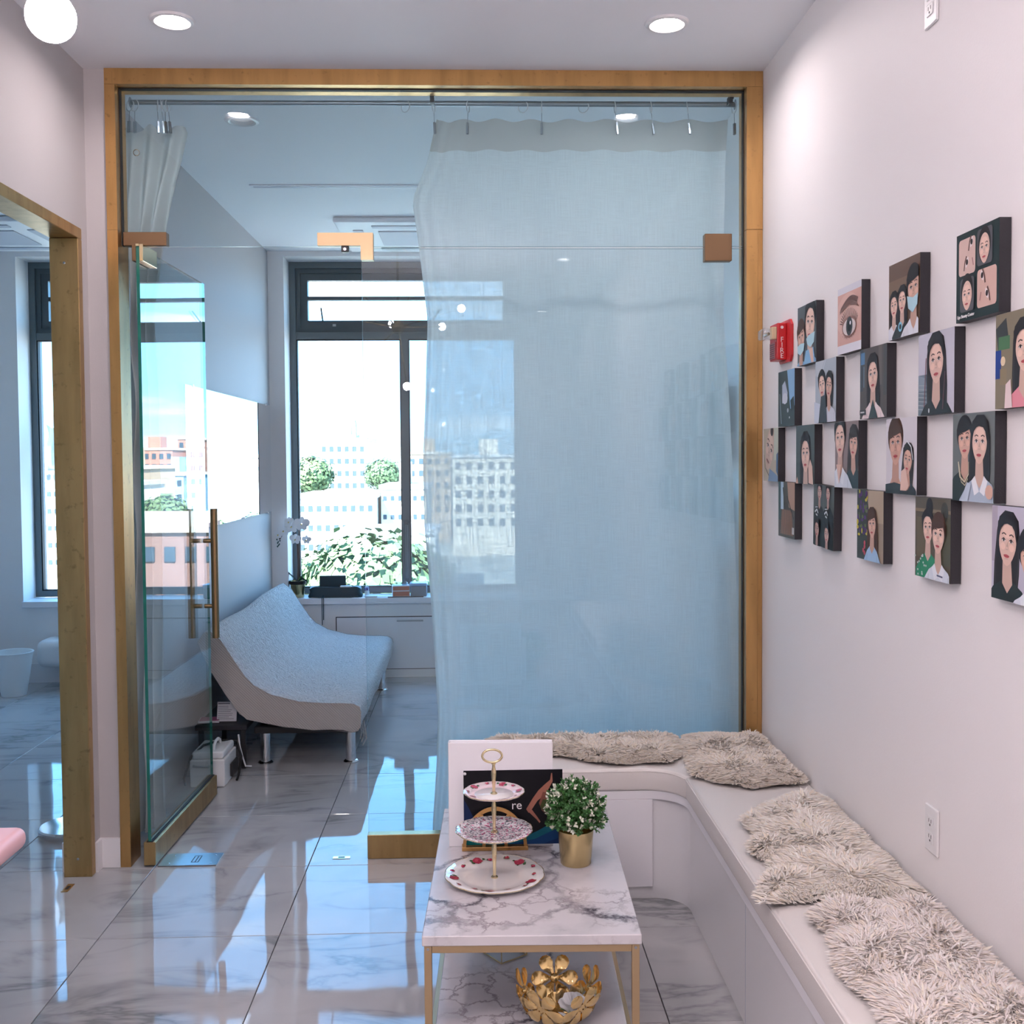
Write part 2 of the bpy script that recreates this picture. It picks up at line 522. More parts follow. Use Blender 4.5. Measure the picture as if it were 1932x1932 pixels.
def sheer():
    m = bpy.data.materials.new('sheer_curtain'); m.use_nodes = True
    n, l = m.node_tree.nodes, m.node_tree.links
    n.clear()
    out = n.new('ShaderNodeOutputMaterial')
    tc = n.new('ShaderNodeTexCoord')
    def weave(scale):
        mp = n.new('ShaderNodeMapping'); mp.inputs['Scale'].default_value = scale
        l.new(tc.outputs['Object'], mp.inputs[0])
        z = n.new('ShaderNodeTexNoise'); z.inputs['Scale'].default_value = 1; z.inputs['Detail'].default_value = 2
        l.new(mp.outputs[0], z.inputs['Vector'])
        return z.outputs['Fac']
    a, b = weave((330, 1, 9)), weave((14, 1, 420))
    mn = n.new('ShaderNodeMath'); mn.operation = 'MULTIPLY'
    l.new(a, mn.inputs[0]); l.new(b, mn.inputs[1])
    r = n.new('ShaderNodeMapRange'); r.inputs['From Min'].default_value = .15; r.inputs['From Max'].default_value = .36
    r.inputs['To Min'].default_value = .01; r.inputs['To Max'].default_value = .10
    l.new(mn.outputs[0], r.inputs['Value'])
    df = n.new('ShaderNodeBsdfDiffuse'); df.inputs['Color'].default_value = (.86, .87, .86, 1)
    tl = n.new('ShaderNodeBsdfTranslucent'); tl.inputs['Color'].default_value = (.88, .92, .92, 1)
    m1 = n.new('ShaderNodeMixShader'); m1.inputs[0].default_value = .55
    l.new(df.outputs[0], m1.inputs[1]); l.new(tl.outputs[0], m1.inputs[2])
    tr = n.new('ShaderNodeBsdfTransparent')
    m2 = n.new('ShaderNodeMixShader')
    l.new(r.outputs[0], m2.inputs[0]); l.new(m1.outputs[0], m2.inputs[1]); l.new(tr.outputs[0], m2.inputs[2])
    l.new(m2.outputs[0], out.inputs[0])
    return m
M['sheer'] = sheer()
def cloth_thin():
    m = bpy.data.materials.new('folded_curtain_cloth'); m.use_nodes = True
    n, l = m.node_tree.nodes, m.node_tree.links
    n.clear()
    out = n.new('ShaderNodeOutputMaterial')
    df = n.new('ShaderNodeBsdfDiffuse'); df.inputs['Color'].default_value = (.74, .735, .71, 1)
    tl = n.new('ShaderNodeBsdfTranslucent'); tl.inputs['Color'].default_value = (.72, .73, .70, 1)
    m1 = n.new('ShaderNodeMixShader'); m1.inputs[0].default_value = .35
    tr = n.new('ShaderNodeBsdfTransparent')
    m2 = n.new('ShaderNodeMixShader'); m2.inputs[0].default_value = .10
    l.new(df.outputs[0], m1.inputs[1]); l.new(tl.outputs[0], m1.inputs[2])
    l.new(m1.outputs[0], m2.inputs[1]); l.new(tr.outputs[0], m2.inputs[2]); l.new(m2.outputs[0], out.inputs[0])
    return m
M['cloth'] = cloth_thin()

def quilt(name, c, ribs=False):
    m, n, l, b = newmat(name)
    b.inputs['Base Color'].default_value = (*c, 1)
    b.inputs['Roughness'].default_value = .85
    b.inputs['Sheen Weight'].default_value = .2
    tc = n.new('ShaderNodeTexCoord')
    bp = n.new('ShaderNodeBump'); bp.inputs['Distance'].default_value = .02
    if ribs:
        w = n.new('ShaderNodeTexWave'); w.inputs['Scale'].default_value = 45; w.inputs['Distortion'].default_value = .5
        w.bands_direction = 'DIAGONAL'
        l.new(tc.outputs['Object'], w.inputs['Vector']); l.new(w.outputs['Fac'], bp.inputs['Height'])
        bp.inputs['Strength'].default_value = .25
    else:
        v = n.new('ShaderNodeTexNoise'); v.inputs['Scale'].default_value = 26; v.inputs['Detail'].default_value = 1.0; v.inputs['Distortion'].default_value = 2.6
        l.new(tc.outputs['Object'], v.inputs['Vector']); l.new(v.outputs['Fac'], bp.inputs['Height'])
        bp.inputs['Strength'].default_value = 1.0
    l.new(bp.outputs[0], b.inputs['Normal'])
    return m
M['quilt'] = quilt('quilted_cover', (.58, .545, .525))
M['rib'] = quilt('ribbed_cover', (.42, .385, .36), True)

def fur_mat():
    m = bpy.data.materials.new('sheep_wool'); m.use_nodes = True
    n, l = m.node_tree.nodes, m.node_tree.links
    n.clear()
    out = n.new('ShaderNodeOutputMaterial')
    a = n.new('ShaderNodeAttribute'); a.attribute_name = 'Col'
    df = n.new('ShaderNodeBsdfDiffuse'); tl = n.new('ShaderNodeBsdfTranslucent'); mx = n.new('ShaderNodeMixShader')
    mx.inputs[0].default_value = .30
    ge = n.new('ShaderNodeNewGeometry'); nm = n.new('ShaderNodeMix'); nm.data_type = 'VECTOR'; nm.inputs['Factor'].default_value = .6
    nm.inputs['B'].default_value = (-.1, -.25, 1); nz_ = n.new('ShaderNodeVectorMath'); nz_.operation = 'NORMALIZE'
    l.new(ge.outputs['Normal'], nm.inputs['A']); l.new(nm.outputs['Result'], nz_.inputs[0]); l.new(nz_.outputs[0], df.inputs['Normal'])
    l.new(a.outputs['Color'], df.inputs['Color']); l.new(a.outputs['Color'], tl.inputs['Color'])
    l.new(df.outputs[0], mx.inputs[1]); l.new(tl.outputs[0], mx.inputs[2]); l.new(mx.outputs[0], out.inputs[0])
    return m
M['fur'] = fur_mat()
M['hide'] = mat('hide', (.95, .905, .86), .9, spec=.1)

def chintz():
    m, n, l, b = newmat('floral_chintz_porcelain')
    tc = n.new('ShaderNodeTexCoord')
    def spots(scale, thr, c, prev, seed):
        o = n.new('ShaderNodeVectorMath'); o.operation = 'ADD'; o.inputs[1].default_value = (seed, seed*1.7, 0)
        l.new(tc.outputs['Object'], o.inputs[0])
        v = n.new('ShaderNodeTexNoise'); v.inputs['Scale'].default_value = scale; v.inputs['Detail'].default_value = 2
        l.new(o.outputs[0], v.inputs['Vector'])
        r = n.new('ShaderNodeMapRange'); r.inputs['From Min'].default_value = thr; r.inputs['From Max'].default_value = thr+.03
        l.new(v.outputs['Fac'], r.inputs['Value'])
        x = n.new('ShaderNodeMix'); x.data_type = 'RGBA'; x.inputs['B'].default_value = (*c, 1)
        if isinstance(prev, tuple):
            x.inputs['A'].default_value = (*prev, 1)
        else:
            l.new(prev, x.inputs['A'])
        l.new(r.outputs[0], x.inputs['Factor'])
        return x.outputs['Result']
    c = spots(150, .54, (.22, .22, .27), (.80, .76, .79), 2)
    c = spots(120, .585, (.50, .10, .22), c, 7)
    c = spots(170, .62, (.08, .10, .10), c, 13)
    l.new(c, b.inputs['Base Color'])
    b.inputs['Roughness'].default_value = .12
    b.inputs['Coat Weight'].default_value = .5
    return m
M['chintz'] = chintz()

# ------------------------------------------------------------------ setting: floor, walls, ceiling
Y0, XL = -3.4, -3.64      # rear wall, far wall of the neighbouring room
fl = MB().box(XL-.1, R+.1, Y0-.1, YW+.35, -.12, -.0085).build('floor', M['grout'])
tag(fl, kind='structure')
tile_me = None
for i in range(-6, 5):
    for j in range(-11, 9):
        x0, x1 = OX+i*T, OX+(i+1)*T
        y0, y1 = OY+j*T, OY+(j+1)*T
        cx0, cx1, cy0, cy1 = max(x0, XL), min(x1, R), max(y0, Y0), min(y1, YW)
        if cx1-cx0 < .02 or cy1-cy0 < .02:
            continue
        g = .0014
        full = cx0 == x0 and cx1 == x1 and cy0 == y0 and cy1 == y1
        if full and tile_me:
            o = bpy.data.objects.new('tile', tile_me)
            col.objects.link(o)
            o.parent = fl
        else:
            w, h = cx1-cx0-2*g, cy1-cy0-2*g
            bv = .0012
            mb = MB()
            vs = [(-w/2, -h/2, -.0085), (w/2, -h/2, -.0085), (w/2, h/2, -.0085), (-w/2, h/2, -.0085),
                  (-w/2, -h/2, -bv), (w/2, -h/2, -bv), (w/2, h/2, -bv), (-w/2, h/2, -bv),
                  (-w/2+bv, -h/2+bv, 0), (w/2-bv, -h/2+bv, 0), (w/2-bv, h/2-bv, 0), (-w/2+bv, h/2-bv, 0)]
            fs = [(8, 9, 10, 11)]+[(a, (a+1) % 4, 4+(a+1) % 4, 4+a) for a in range(4)]+[(4+a, 4+(a+1) % 4, 8+(a+1) % 4, 8+a) for a in range(4)]
            o = mb.add(vs, fs).build('tile', M['tile'], fl, org=(0, 0, 0))
            if full:
                tile_me = o.data
        o.location = ((cx0+cx1)/2, (cy0+cy1)/2, 0)

LIGHTS = [(.667, 3.672), (-1.02, 3.672), (-1.02, .38), (.667, .38), (-1.02, -2.4), (.667, -2.4), (-1.02, 4.735)]
cgx = sorted({XL-.1, R+.2} | {x+d for x, y in LIGHTS for d in (-.05, .05)})
cgy = sorted({Y0-.2, 8.05} | {y+d for x, y in LIGHTS for d in (-.05, .05)})
ce = MB()
for xa, xb in zip(cgx[:-1], cgx[1:]):
    for ya, yb in zip(cgy[:-1], cgy[1:]):
        if not any(abs((xa+xb)/2-x) < .04 and abs((ya+yb)/2-y) < .04 for x, y in LIGHTS):
            ce.box(xa, xb, ya, yb, H, H+.12)
tag(ce.build('ceiling', M['ceil']), kind='structure')
tag(MB().box(R, R+.15, Y0-.2, 8.05, -.12, H+.1).build('wall_right', M['wall']), kind='structure')
tag(MB().box(XL-.1, R, Y0-.15, Y0, -.12, H).build('wall_rear', M['wall']), kind='structure')
OPY0, OPY1, OPZ = 2.9, 4.066, 2.464        # brass opening in the left wall
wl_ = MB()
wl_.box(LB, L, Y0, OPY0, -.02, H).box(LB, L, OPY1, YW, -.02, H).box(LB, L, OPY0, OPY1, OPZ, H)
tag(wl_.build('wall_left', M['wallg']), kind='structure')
tag(MB().box(XL-.15, XL, Y0, YW, -.12, H).build('wall_far_left', M['wall']), kind='structure')
tag(MB().box(XL, LB, 2.5, 2.6, -.02, H).build('wall_near_left', M['wall']), kind='structure')
W1 = (-1.374, .335, .587, 3.045)          # window openings: x0, x1, z0, z1
W2 = (-3.266, -1.75, .587, 3.045)
ww = MB()
ww.box(XL-.15, W2[0], YW, 8.05, -.12, H).box(W2[1], W1[0], YW, 8.05, -.12, H).box(W1[1], R+.15, YW, 8.05, -.12, H)
for w in (W1, W2):
    ww.box(w[0], w[1], YW, 8.05, -.12, w[2]-.045).box(w[0], w[1], YW, 8.05, w[3], H)
tag(ww.build('wall_window', M['wall']), kind='structure')
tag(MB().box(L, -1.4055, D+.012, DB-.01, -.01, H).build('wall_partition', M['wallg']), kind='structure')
# baseboards
bb = MB().box(L, L+.011, 4.07, D+.012, 0, .115).box(L+.011, -1.4065, D, D+.0115, 0, .115)
tag(bb.build('baseboard_left', M['base']), kind='structure')
bb = MB().box(XL, LB, YW-.012, YW, 0, .135)
tag(bb.build('baseboard_window', M['base']), kind='structure')
bb = MB().box(LB-.012, LB, 4.075, YW-.012, 0, .115)
tag(bb.build('baseboard_neighbour', M['base']), kind='structure')

# ------------------------------------------------------------------ brass frames
t1 = empty('trim_1', (-.14, D, 0), label='large brushed brass frame around the glass partition', cat='frame', kind='structure')
XI, XJ, ZS = -1.366, 1.059, 3.022
MB().box(-1.4055, -1.3745, D, DB, ZS, H-.0005).build('header_end', M['brass'], t1)
MB().box(-1.374, R-.032, D, DB, ZS, H-.0005).build('header', M['brass'], t1)
MB().box(-1.4055, XI, D, DB, 2.4715, ZS-.0008).build('jamb_upper', M['brass'], t1)
MB().box(-1.4055, XI, D, DB, 0, 2.4705).build('jamb_lower', M['brass'], t1)
MB().box(XJ, R-.0015, D, DB, 2.4735, ZS-.0008).build('jamb_upper', M['brass'], t1)
MB().box(R-.0315, R-.0015, D, DB, ZS, H-.0005).build('header_end', M['brass'], t1)
MB().box(XJ, R-.0205, D, DB, 0, 2.4715).build('jamb_lower', M['brass'], t1)
MB().box(R-.0193, R-.0015, D+.002, DB, 0, 2.4725).build('filler_strip', M['brass'], t1)
gk = MB().box(XI, XI+.004, G-.012, G+.012, 2.42, ZS).box(XJ-.004, XJ, G-.012, G+.012, .1, ZS).box(XI, XJ, G-.012, G+.012, ZS-.004, ZS)
gk.build('gasket', M['rubber'], t1)
t2 = empty('trim_2', (-1.545, 4.04, 0), label='tarnished brass frame lining the opening into the neighbouring room', cat='frame', kind='structure')
JX0, JX1 = -1.590, L+.003
pst = MB().rbox(JX0, JX1, 4.026, 4.0665, 0, 2.4225, .002, 1).build('post', M['brassd'], t2)
MB().rbox(JX0, JX1, OPY0-.002, OPY0+.04, 0, 2.4225, .002, 1).build('post', M['brassd'], t2)
MB().rbox(JX0, JX1, OPY0-.002, 4.0665, 2.4235, 2.4645, .002, 1).build('head_bar', M['brassd'], t2)
for z in (.07, 2.33):
    sc_ = MB().lathe([(.0055, -.0012), (.0055, .0), (.003, .001)], n=12).build('screw', M['steel'], t2, smooth=True, org=(0, 0, 0))
    sc_.rotation_euler = (math.radians(90), 0, 0)
    sc_.location = (-1.536-t2.location.x, 4.0262-t2.location.y, z)

# ------------------------------------------------------------------ glass partition with patch fittings
def slab(mb, x0, x1, y0, y1, z0, z1, axis):
    """glass slab: the two large faces glass (0), the edges green (1)"""
    vs = [(x, y, z) for z in (z0, z1) for y in (y0, y1) for x in (x0, x1)]
    faces = {'-z': (0, 2, 3, 1), '+z': (4, 5, 7, 6), '-y': (0, 1, 5, 4), '+y': (2, 6, 7, 3), '-x': (0, 4, 6, 2), '+x': (1, 3, 7, 5)}
    for k, f in faces.items():
        mb.add([vs[i] for i in f], [(0, 1, 2, 3)], 0 if k[1] == axis else 1)
    return mb
gp = empty('glass_partition', (.3, G, 0), label='clear glass partition with transom and side panel above brass bottom rail', cat='partition')
slab(MB(), XI+.002, XJ-.002, G-.006, G+.006, 2.4175, ZS-.002, 'y').build('transom_panel', [M['glass'], M['gedgel']], gp)
slab(MB(), -.4435, XJ-.002, G-.006, G+.006, .09, 2.409, 'y').build('side_panel', [M['glass'], M['gedgel']], gp)
MB().rbox(-.4475, XJ-.001, G-.023, G+.023, .001, .0965, .002, 1).build('bottom_rail', M['brassd'], gp)
MB().rbox(-1.357, -1.192, G-.020, G+.020, 2.419, 2.471, .0015, 1).build('patch_fitting', M['bronze'], gp)
MB().prism([(-.612, 2.419), (-.445, 2.419), (-.445, 2.364), (-.397, 2.364), (-.397, 2.468), (-.612, 2.468)], G-.020, G+.020, 'y').build('corner_patch', M['champagne'], gp)
MB().rbox(.903, 1.010, G-.020, G+.020, 2.358, 2.464, .0015, 1).build('patch_fitting', M['bronze'], gp)
sk = MB().rbox(-.521, -.493, G-.014, G+.014, 2.395, 2.4185, .002, 1).build('strike', M['blackmetal'], gp)
MB().tube([(-.507, G-.0155, 2.406), (-.507, G-.0135, 2.406)], .006, 12).build('strike_pin', M['steel'], sk, smooth=True)

# ------------------------------------------------------------------ open glass door
dr = empty('door_1', (-1.290, 4.107, 0), math.radians(-1.55), label='frameless glass door standing open with brass rail', cat='door', kind='structure', local=True)
slab(MB(), -.006, .006, .004, .876, .088, 2.408, 'x').build('glass_leaf', [M['glass'], M['gedge']], dr)
MB().rbox(-.023, .023, 0, .880, .008, .100, .002, 1).build('bottom_rail', M['brassd'], dr)
ch = MB().box(-.012, .012, .001, .879, .1001, .1022).build('rail_channel', M['rubber'], dr)
MB().lathe([(.011, -.001), (.011, 0), (.007, .001)], n=16).build('lock_cylinder', M['brassd'], dr, smooth=True)
lc = [o for o in dr.children if o.name.startswith('lock_cylinder')][0]
lc.rotation_euler = (0, math.radians(90), 0); lc.location = (.0235, .855, .052)
MB().rbox(.0065, .021, 0, .165, 2.352, 2.417, .0015, 1).box(-.006, .006, 0, .165, 2.4085, 2.417).build('hinge_patch', M['goldpale'], dr)
MB().rbox(-.021, -.0065, 0, .165, 2.352, 2.417, .0015, 1).build('hinge_patch', M['bronze'], dr)
for s in (-1, 1):
    hd = MB().tube([(s*.055, .79, .768), (s*.055, .79, 1.366)], .0165, 20).build('pull_bar', M['handle'], dr, smooth=True)
    for z in (.916, 1.218):
        MB().tube([(s*.0065, .79, z), (s*.046, .79, z)], .0105, 14).build('standoff', M['handle'], hd, smooth=True)
fp = empty('floor_spring_plate', (-1.15, 4.175, 0), label='steel floor spring cover plate beside the open glass door', cat='plate')
MB().rbox(-1.262, -1.035, 4.112, 4.240, .0003, .0045, .001, 1).build('plate', M['steel'], fp)
ltr = MB()
for k, (a, b, c, d) in enumerate(((-1.142, -1.112, 4.142, 4.146), (-1.142, -1.138, 4.146, 4.205), (-1.128, -1.124, 4.146, 4.205), (-1.116, -1.112, 4.146, 4.205), (-1.142, -1.112, 4.2085, 4.2115))):
    ltr.box(a, b, c, d, .0044, .0049)
ltr.build('engraved_mark', M['plasticd'], fp)
for x, y in ((-1.225, 4.135), (-1.225, 4.217), (-1.06, 4.135), (-1.06, 4.217)):
    MB().lathe([(.005, .0044), (.005, .0052), (.003, .0056)], x, y, 10).build('screw', M['chrome'], fp, smooth=True)
st = empty('floor_strike', (-.553, 4.17, 0), label='small steel strike plate set in the floor in front of the glass partition', cat='strike')
MB().rbox(-.588, -.518, 4.158, 4.182, .0002, .0025, .0008, 1).build('plate', M['chrome'], st)
MB().box(-.566, -.54, 4.164, 4.176, .0025, .003).build('slot', M['plasticd'], st)
s2 = empty('floor_latch', (-1.535, 3.92, 0), label='small brass latch plate on the floor at the neighbouring room opening', cat='strike')
MB().rbox(-1.548, -1.523, 3.885, 3.957, .0002, .0025, .0008, 1).build('plate', M['brass'], s2)
MB().box(-1.542, -1.529, 3.905, 3.937, .0025, .003).build('slot', M['plasticd'], s2)

# ------------------------------------------------------------------ windows
def bars(mb, rects, y0, y1):
    for (x0, x1, z0, z1) in rects:
        mb.box(x0, x1, y0, y1, z0, z1)
    return mb
def frame_ring(x0, x1, z0, z1, w, y0, y1):
    return bars(MB(), [(x0, x0+w, z0, z1), (x1-w, x1, z0, z1), (x0+w, x1-w, z1-w, z1), (x0+w, x1-w, z0, z0+w)], y0, y1)
def make_window(name, w, label, handles):
    x0, x1, z0, z1 = w
    o = empty(name, ((x0+x1)/2, YG, z0), label=label, cat='window', kind='structure')
    xm = x0+(x1-x0)*.493
    frame_ring(x0, x1, z0+.002, z1, .045, YG-.055, YG+.05).build('outer_frame', M['frame2'], o)
    bars(MB(), [(x0+.045, x1-.045, 2.478, 2.530)], YG-.05, YG+.05).build('transom_bar', M['frame2'], o)
    bars(MB(), [(xm-.028, xm+.028, z0+.047, 2.478)], YG-.05, YG+.05).build('mullion', M['frame2'], o)
    so = frame_ring(x0+.046, x1-.046, 2.532, z1-.046, .035, YG-.04, YG+.04).build('hopper_frame', M['frame'], o)
    si = frame_ring(x0+.082, x1-.082, 2.568, z1-.082, .05, YG-.03, YG+.03).build('hopper_sash', M['frame'], o)
    bars(MB(), [(x0+.132, x1-.132, 2.769, 2.796)], YG-.025, YG+.025).build('glazing_bar', M['frame'], si)
    for za, zb in ((2.618, 2.769), (2.796, z1-.132)):
        MB().box(x0+.132, x1-.132, YG-.004, YG+.004, za, zb).build('pane', M['wglass'], si)
    for xa, xb in ((x0+.045, xm-.028), (xm+.028, x1-.045)):
        MB().box(xa, xb, YG-.004, YG+.004, z0+.047, 2.478).build('pane', M['wglass'], o)
        frame_ring(xa, xb, z0+.047, 2.478, .008, YG-.045, YG-.005).build('glazing_bead', M['rubber'], o)
    if handles:
        a = MB().tube([(-1.130, YG-.035, 2.60), (-1.142, YG-.05, 2.71)], .006, 8).build('stay_lever', M['frame'], o)
        a = MB().tube([(-.33, YG-.035, 2.60), (-.30, YG-.045, 2.645), (-.265, YG-.05, 2.695)], .006, 8).build('stay_lever', M['frame'], o)
        MB().box(-1.06, -1.036, YG-.032, YG-.0301, 2.575, 2.592).build('latch', M['steel'], o)
        h = MB().rbox(xm-.022, xm+.022, YG-.066, YG-.051, .665, 1.13, .003, 1).build('casement_lock', M['frame'], o)
        MB().rbox(xm-.008, xm+.014, YG-.085, YG-.0665, .70, 1.10, .003, 1).build('lever', M['frame2'], h)
    # sill board
    sl = MB().rbox(x0+.0005, x1-.0005, YW-.035, YG-.056, z0-.0445, z0, .004, 2)
    sl.build('sill', M['gloss2'], o)
    return o
win1 = make_window('window_1', W1, 'tall grey aluminium window with hopper transom behind the glass partition', True)
win2 = make_window('window_2', W2, 'tall grey aluminium window of the neighbouring room', False)
# access panel under the window
ap = empty('access_panel', (-.35, YW, 0), label='flush white access panel with slot grip below the grey window', cat='panel')
MB().box(-1.034, .33, YW-.0035, YW-.0005, .06, .447).build('shadow_gap', M['plasticd'], ap)
MB().rbox(-1.027, .325, YW-.010, YW-.0036, .065, .441, .001, 1).build('panel_board', M['gloss2'], ap)
MB().rbox(-.592, -.40, YW-.016, YW-.0101, .408, .420, .001, 1).build('slot_grip', M['steel'], ap)

# ------------------------------------------------------------------ ceiling lamps
def downlight(x, y, lit, label, group):
    o = empty('ceiling_light', (x, y, H), label=label, cat='ceiling light', group=group)
    n = 40
    prof = [(.0495, .016), (.0495, .0), (.052, -.006), (.060, -.010), (.071, -.008), (.076, -.001)]
    vs, fs = [], []
    for (r, z) in prof:
        for k in range(n):
            a = 2*math.pi*k/n
            vs.append((x+r*math.cos(a), y+r*math.sin(a), H+z))
    for i in range(len(prof)-1):
        for k in range(n):
            fs.append((i*n+k, i*n+(k+1) % n, (i+1)*n+(k+1) % n, (i+1)*n+k))
    MB().add(vs, fs).build('trim_ring', M['plastic'], o, smooth=True)
    MB().lathe([(.048, H+.015), (.048, H+.009), (.03, H+.008)], x, y, 32).build('lens', M['lamp'] if lit else M['lampoff'], o)
    return o
downlight(.667, 3.672, True, 'lit recessed ceiling light above the corner of the padded bench', 'recessed ceiling lights of the front room')
downlight(-1.02, 3.672, True, 'lit recessed ceiling light above the open glass door', 'recessed ceiling lights of the front room')
for y, w in ((.38, 'middle'), (-2.4, 'rear')):
    for x, w2 in ((-1.02, 'brass opening'), (.667, 'bench')):
        downlight(x, y, True, 'lit recessed ceiling light of the '+w+' row on the '+w2+' side', 'recessed ceiling lights of the front room')
downlight(-1.02, 4.735, False, 'unlit recessed ceiling light behind the glass partition', 'recessed ceiling lights behind the glass')
gc = U(96, 32, 'y', 1.2)
CC = Vector((-.55, .80, 2.52))
chd = empty('chandelier', (CC.x, CC.y, H), label='sputnik chandelier with lit globe bulbs hanging from the ceiling', cat='chandelier')
MB().lathe([(.07, H-.001), (.07, H-.02), (.02, H-.03)], CC.x, CC.y, 28).build('canopy', M['goldsatin'], chd, smooth=True)
MB().tube([(CC.x, CC.y, H-.03), (CC.x, CC.y, CC.z+.05)], .008, 12).build('stem', M['goldsatin'], chd, smooth=True)
MB().lathe([(.0005, CC.z-.05), (.03, CC.z-.04), (.05, CC.z), (.03, CC.z+.04), (.0085, CC.z+.05)], CC.x, CC.y, 24).build('hub', M['goldsatin'], chd, smooth=True)
ends = [gc, Vector((-.472, .34, 2.885)), Vector((-.632, .34, 2.602))]
for dx, dy, dz in ((.45, .1, .12), (-.45, .1, .1), (.3, -.35, .05), (-.38, -.3, .1), (-.32, .3, .28), (-.32, -.1, -.28)):
    ends.append(CC+Vector((dx, dy, dz)))
for e_ in ends:
    dv = (e_-CC).normalized()
    ar = MB().tube([CC+dv*.04, e_-dv*.045], .005, 10).tube([e_-dv*.050, e_-dv*.024], .011, 12).build('arm', M['goldsatin'], chd, smooth=True)
    MB().lathe([(.0005, -.0268)]+[(.0268*math.sin(q), -.0268*math.cos(q)) for q in [math.pi*k/14 for k in range(1, 14)]]+[(.0005, .0268)], n=24).build('bulb', M['globe'], ar, smooth='full', org=(0, 0, 0)).location = e_-ORG[ar.name]

# ------------------------------------------------------------------ air conditioner, slot diffuser
def cassette(x0, y0, s, label):
    o = empty('air_conditioner', (x0+s/2, y0+s/2, H), label=label, cat='air conditioner', group='ceiling cassette air conditioners')
    MB().rbox(x0, x0+s, y0, y0+s, H-.035, H-.0005, .016, 3).build('fascia', M['acw'], o, smooth=True)
    c = s*.27
    MB().rbox(x0+c, x0+s-c, y0+c, y0+s-c, H-.042, H-.0355, .004, 2).build('intake_grille', M['acg'], o)
    for k in range(4):
        a = k*math.pi/2
        cx, cy_ = x0+s/2, y0+s/2
        p, q = s*.36, s*.26
        mb = MB().rbox(-q, q, -p-.035, -p+.03, H-.0405, H-.0355, .003, 2)
        mb.v = [(cx+v[0]*math.cos(a)-v[1]*math.sin(a), cy_+v[0]*math.sin(a)+v[1]*math.cos(a), v[2]) for v in mb.v]
        mb.build('louvre', M['acg'], o)
    return o
cassette(-.876, 6.574, .95, 'white ceiling air conditioner cassette near the grey window behind the glass')
cassette(-3.60, 6.55, .95, 'white ceiling air conditioner cassette in the neighbouring room')
sd = empty('slot_diffuser', (-.6, 5.85, H), label='narrow white slot diffuser across the ceiling behind the glass', cat='diffuser')
MB().box(-1.222, .4, 5.822, 5.880, H-.006, H-.0005).build('flange', M['acw'], sd)
MB().box(-1.205, .385, 5.838, 5.866, H-.0075, H-.0062).build('slot', M['acg'], sd)

# ------------------------------------------------------------------ curtain rod, rings and curtains
YR = 4.30
ZR = U(760, 195, 'y', YR).z
rd = empty('curtain_rod', (0, YR, ZR), label='grey metal curtain rod under the brass header', cat='curtain rod')
MB().tube([(-1.365, YR, ZR), (1.058, YR, ZR)], .0095, 14).build('rod_tube', M['rod'], rd, smooth=True)
MB().tube([(-.31, YR, ZR), (1.058, YR, ZR)], .0108, 14).build('rod_sleeve', M['rod'], rd, smooth=True)
for x in (-.166, 1.03):
    MB().rbox(x-.008, x+.008, YR-.05, YR-.012, ZR-.012, ZR+.02, .002, 1).box(x-.008, x+.008, 4.2375, YR-.04, ZR+.004, ZR+.02).build('bracket', M['blackmetal'], rd)
for x in (-1.3655, 1.0575):
    MB().tube([(x-.001, YR, ZR), (x+.001, YR, ZR)], .02, 16).build('end_flange', M['rod'], rd, smooth=True)
ring_me = None
def curtain_ring(x, rx, rz, clip, label, group):
    """a ring hanging on the rod (loop of wire), tilted; with or without a clip"""
    o = empty('curtain_ring', (x, YR, ZR-.013), label=label, cat='curtain ring', group=group, local=True)
    pts = [(.0*math.cos(a), .022*math.sin(a), .022*math.cos(a)-.0) for a in [2*math.pi*k/20 for k in range(20)]]
    MB().tube(pts, .0022, 6, closed=True).build('loop', M['plastic'], o, smooth=True)
    if clip:
        MB().tube([(0, 0, -.022), (0, 0, -.062)], .0012, 6).build('link', M['steel'], o)
        for d in (-.004, .004):
            MB().rbox(-.0045, .0045, d-.0014, d+.0014, -.108, -.062, .001, 1).build('clip_jaw', M['steel'], o)
    o.rotation_euler = (0, rx, rz)
    return o
ORD = ('first', 'second', 'third', 'fourth', 'fifth', 'sixth', 'seventh')
for k, px in enumerate((818, 883, 1022, 1160, 1228, 1297, 1385)):
    p = U(px, 195, 'y', YR)
    curtain_ring(p.x, random.uniform(-.12, .12), random.uniform(-.3, .3), True, ORD[k]+' white clip ring from the free edge of the wide sheer curtain', 'rings holding the sheer curtain')
for px, lab in ((765, 'empty white curtain ring beside the rod joint above the corner patch fitting'), (987, 'empty white curtain ring between the second and third clip rings'), (1101, 'empty white curtain ring between the third and fourth clip rings')):
    p = U(px, 195, 'y', YR)
    curtain_ring(p.x, 0, random.uniform(.9, 1.2), False, lab, 'empty curtain rings')
for k, px in enumerate((245, 254, 297, 304, 311, 317)):
    p = U(px, 190, 'y', YR)
    curtain_ring(p.x, random.uniform(-.1, .1), random.uniform(-.35, .35) if k > 1 else 1.0, True, ORD[k]+' white clip ring from the brass jamb above the bunched curtain', 'rings holding the bunched curtain')

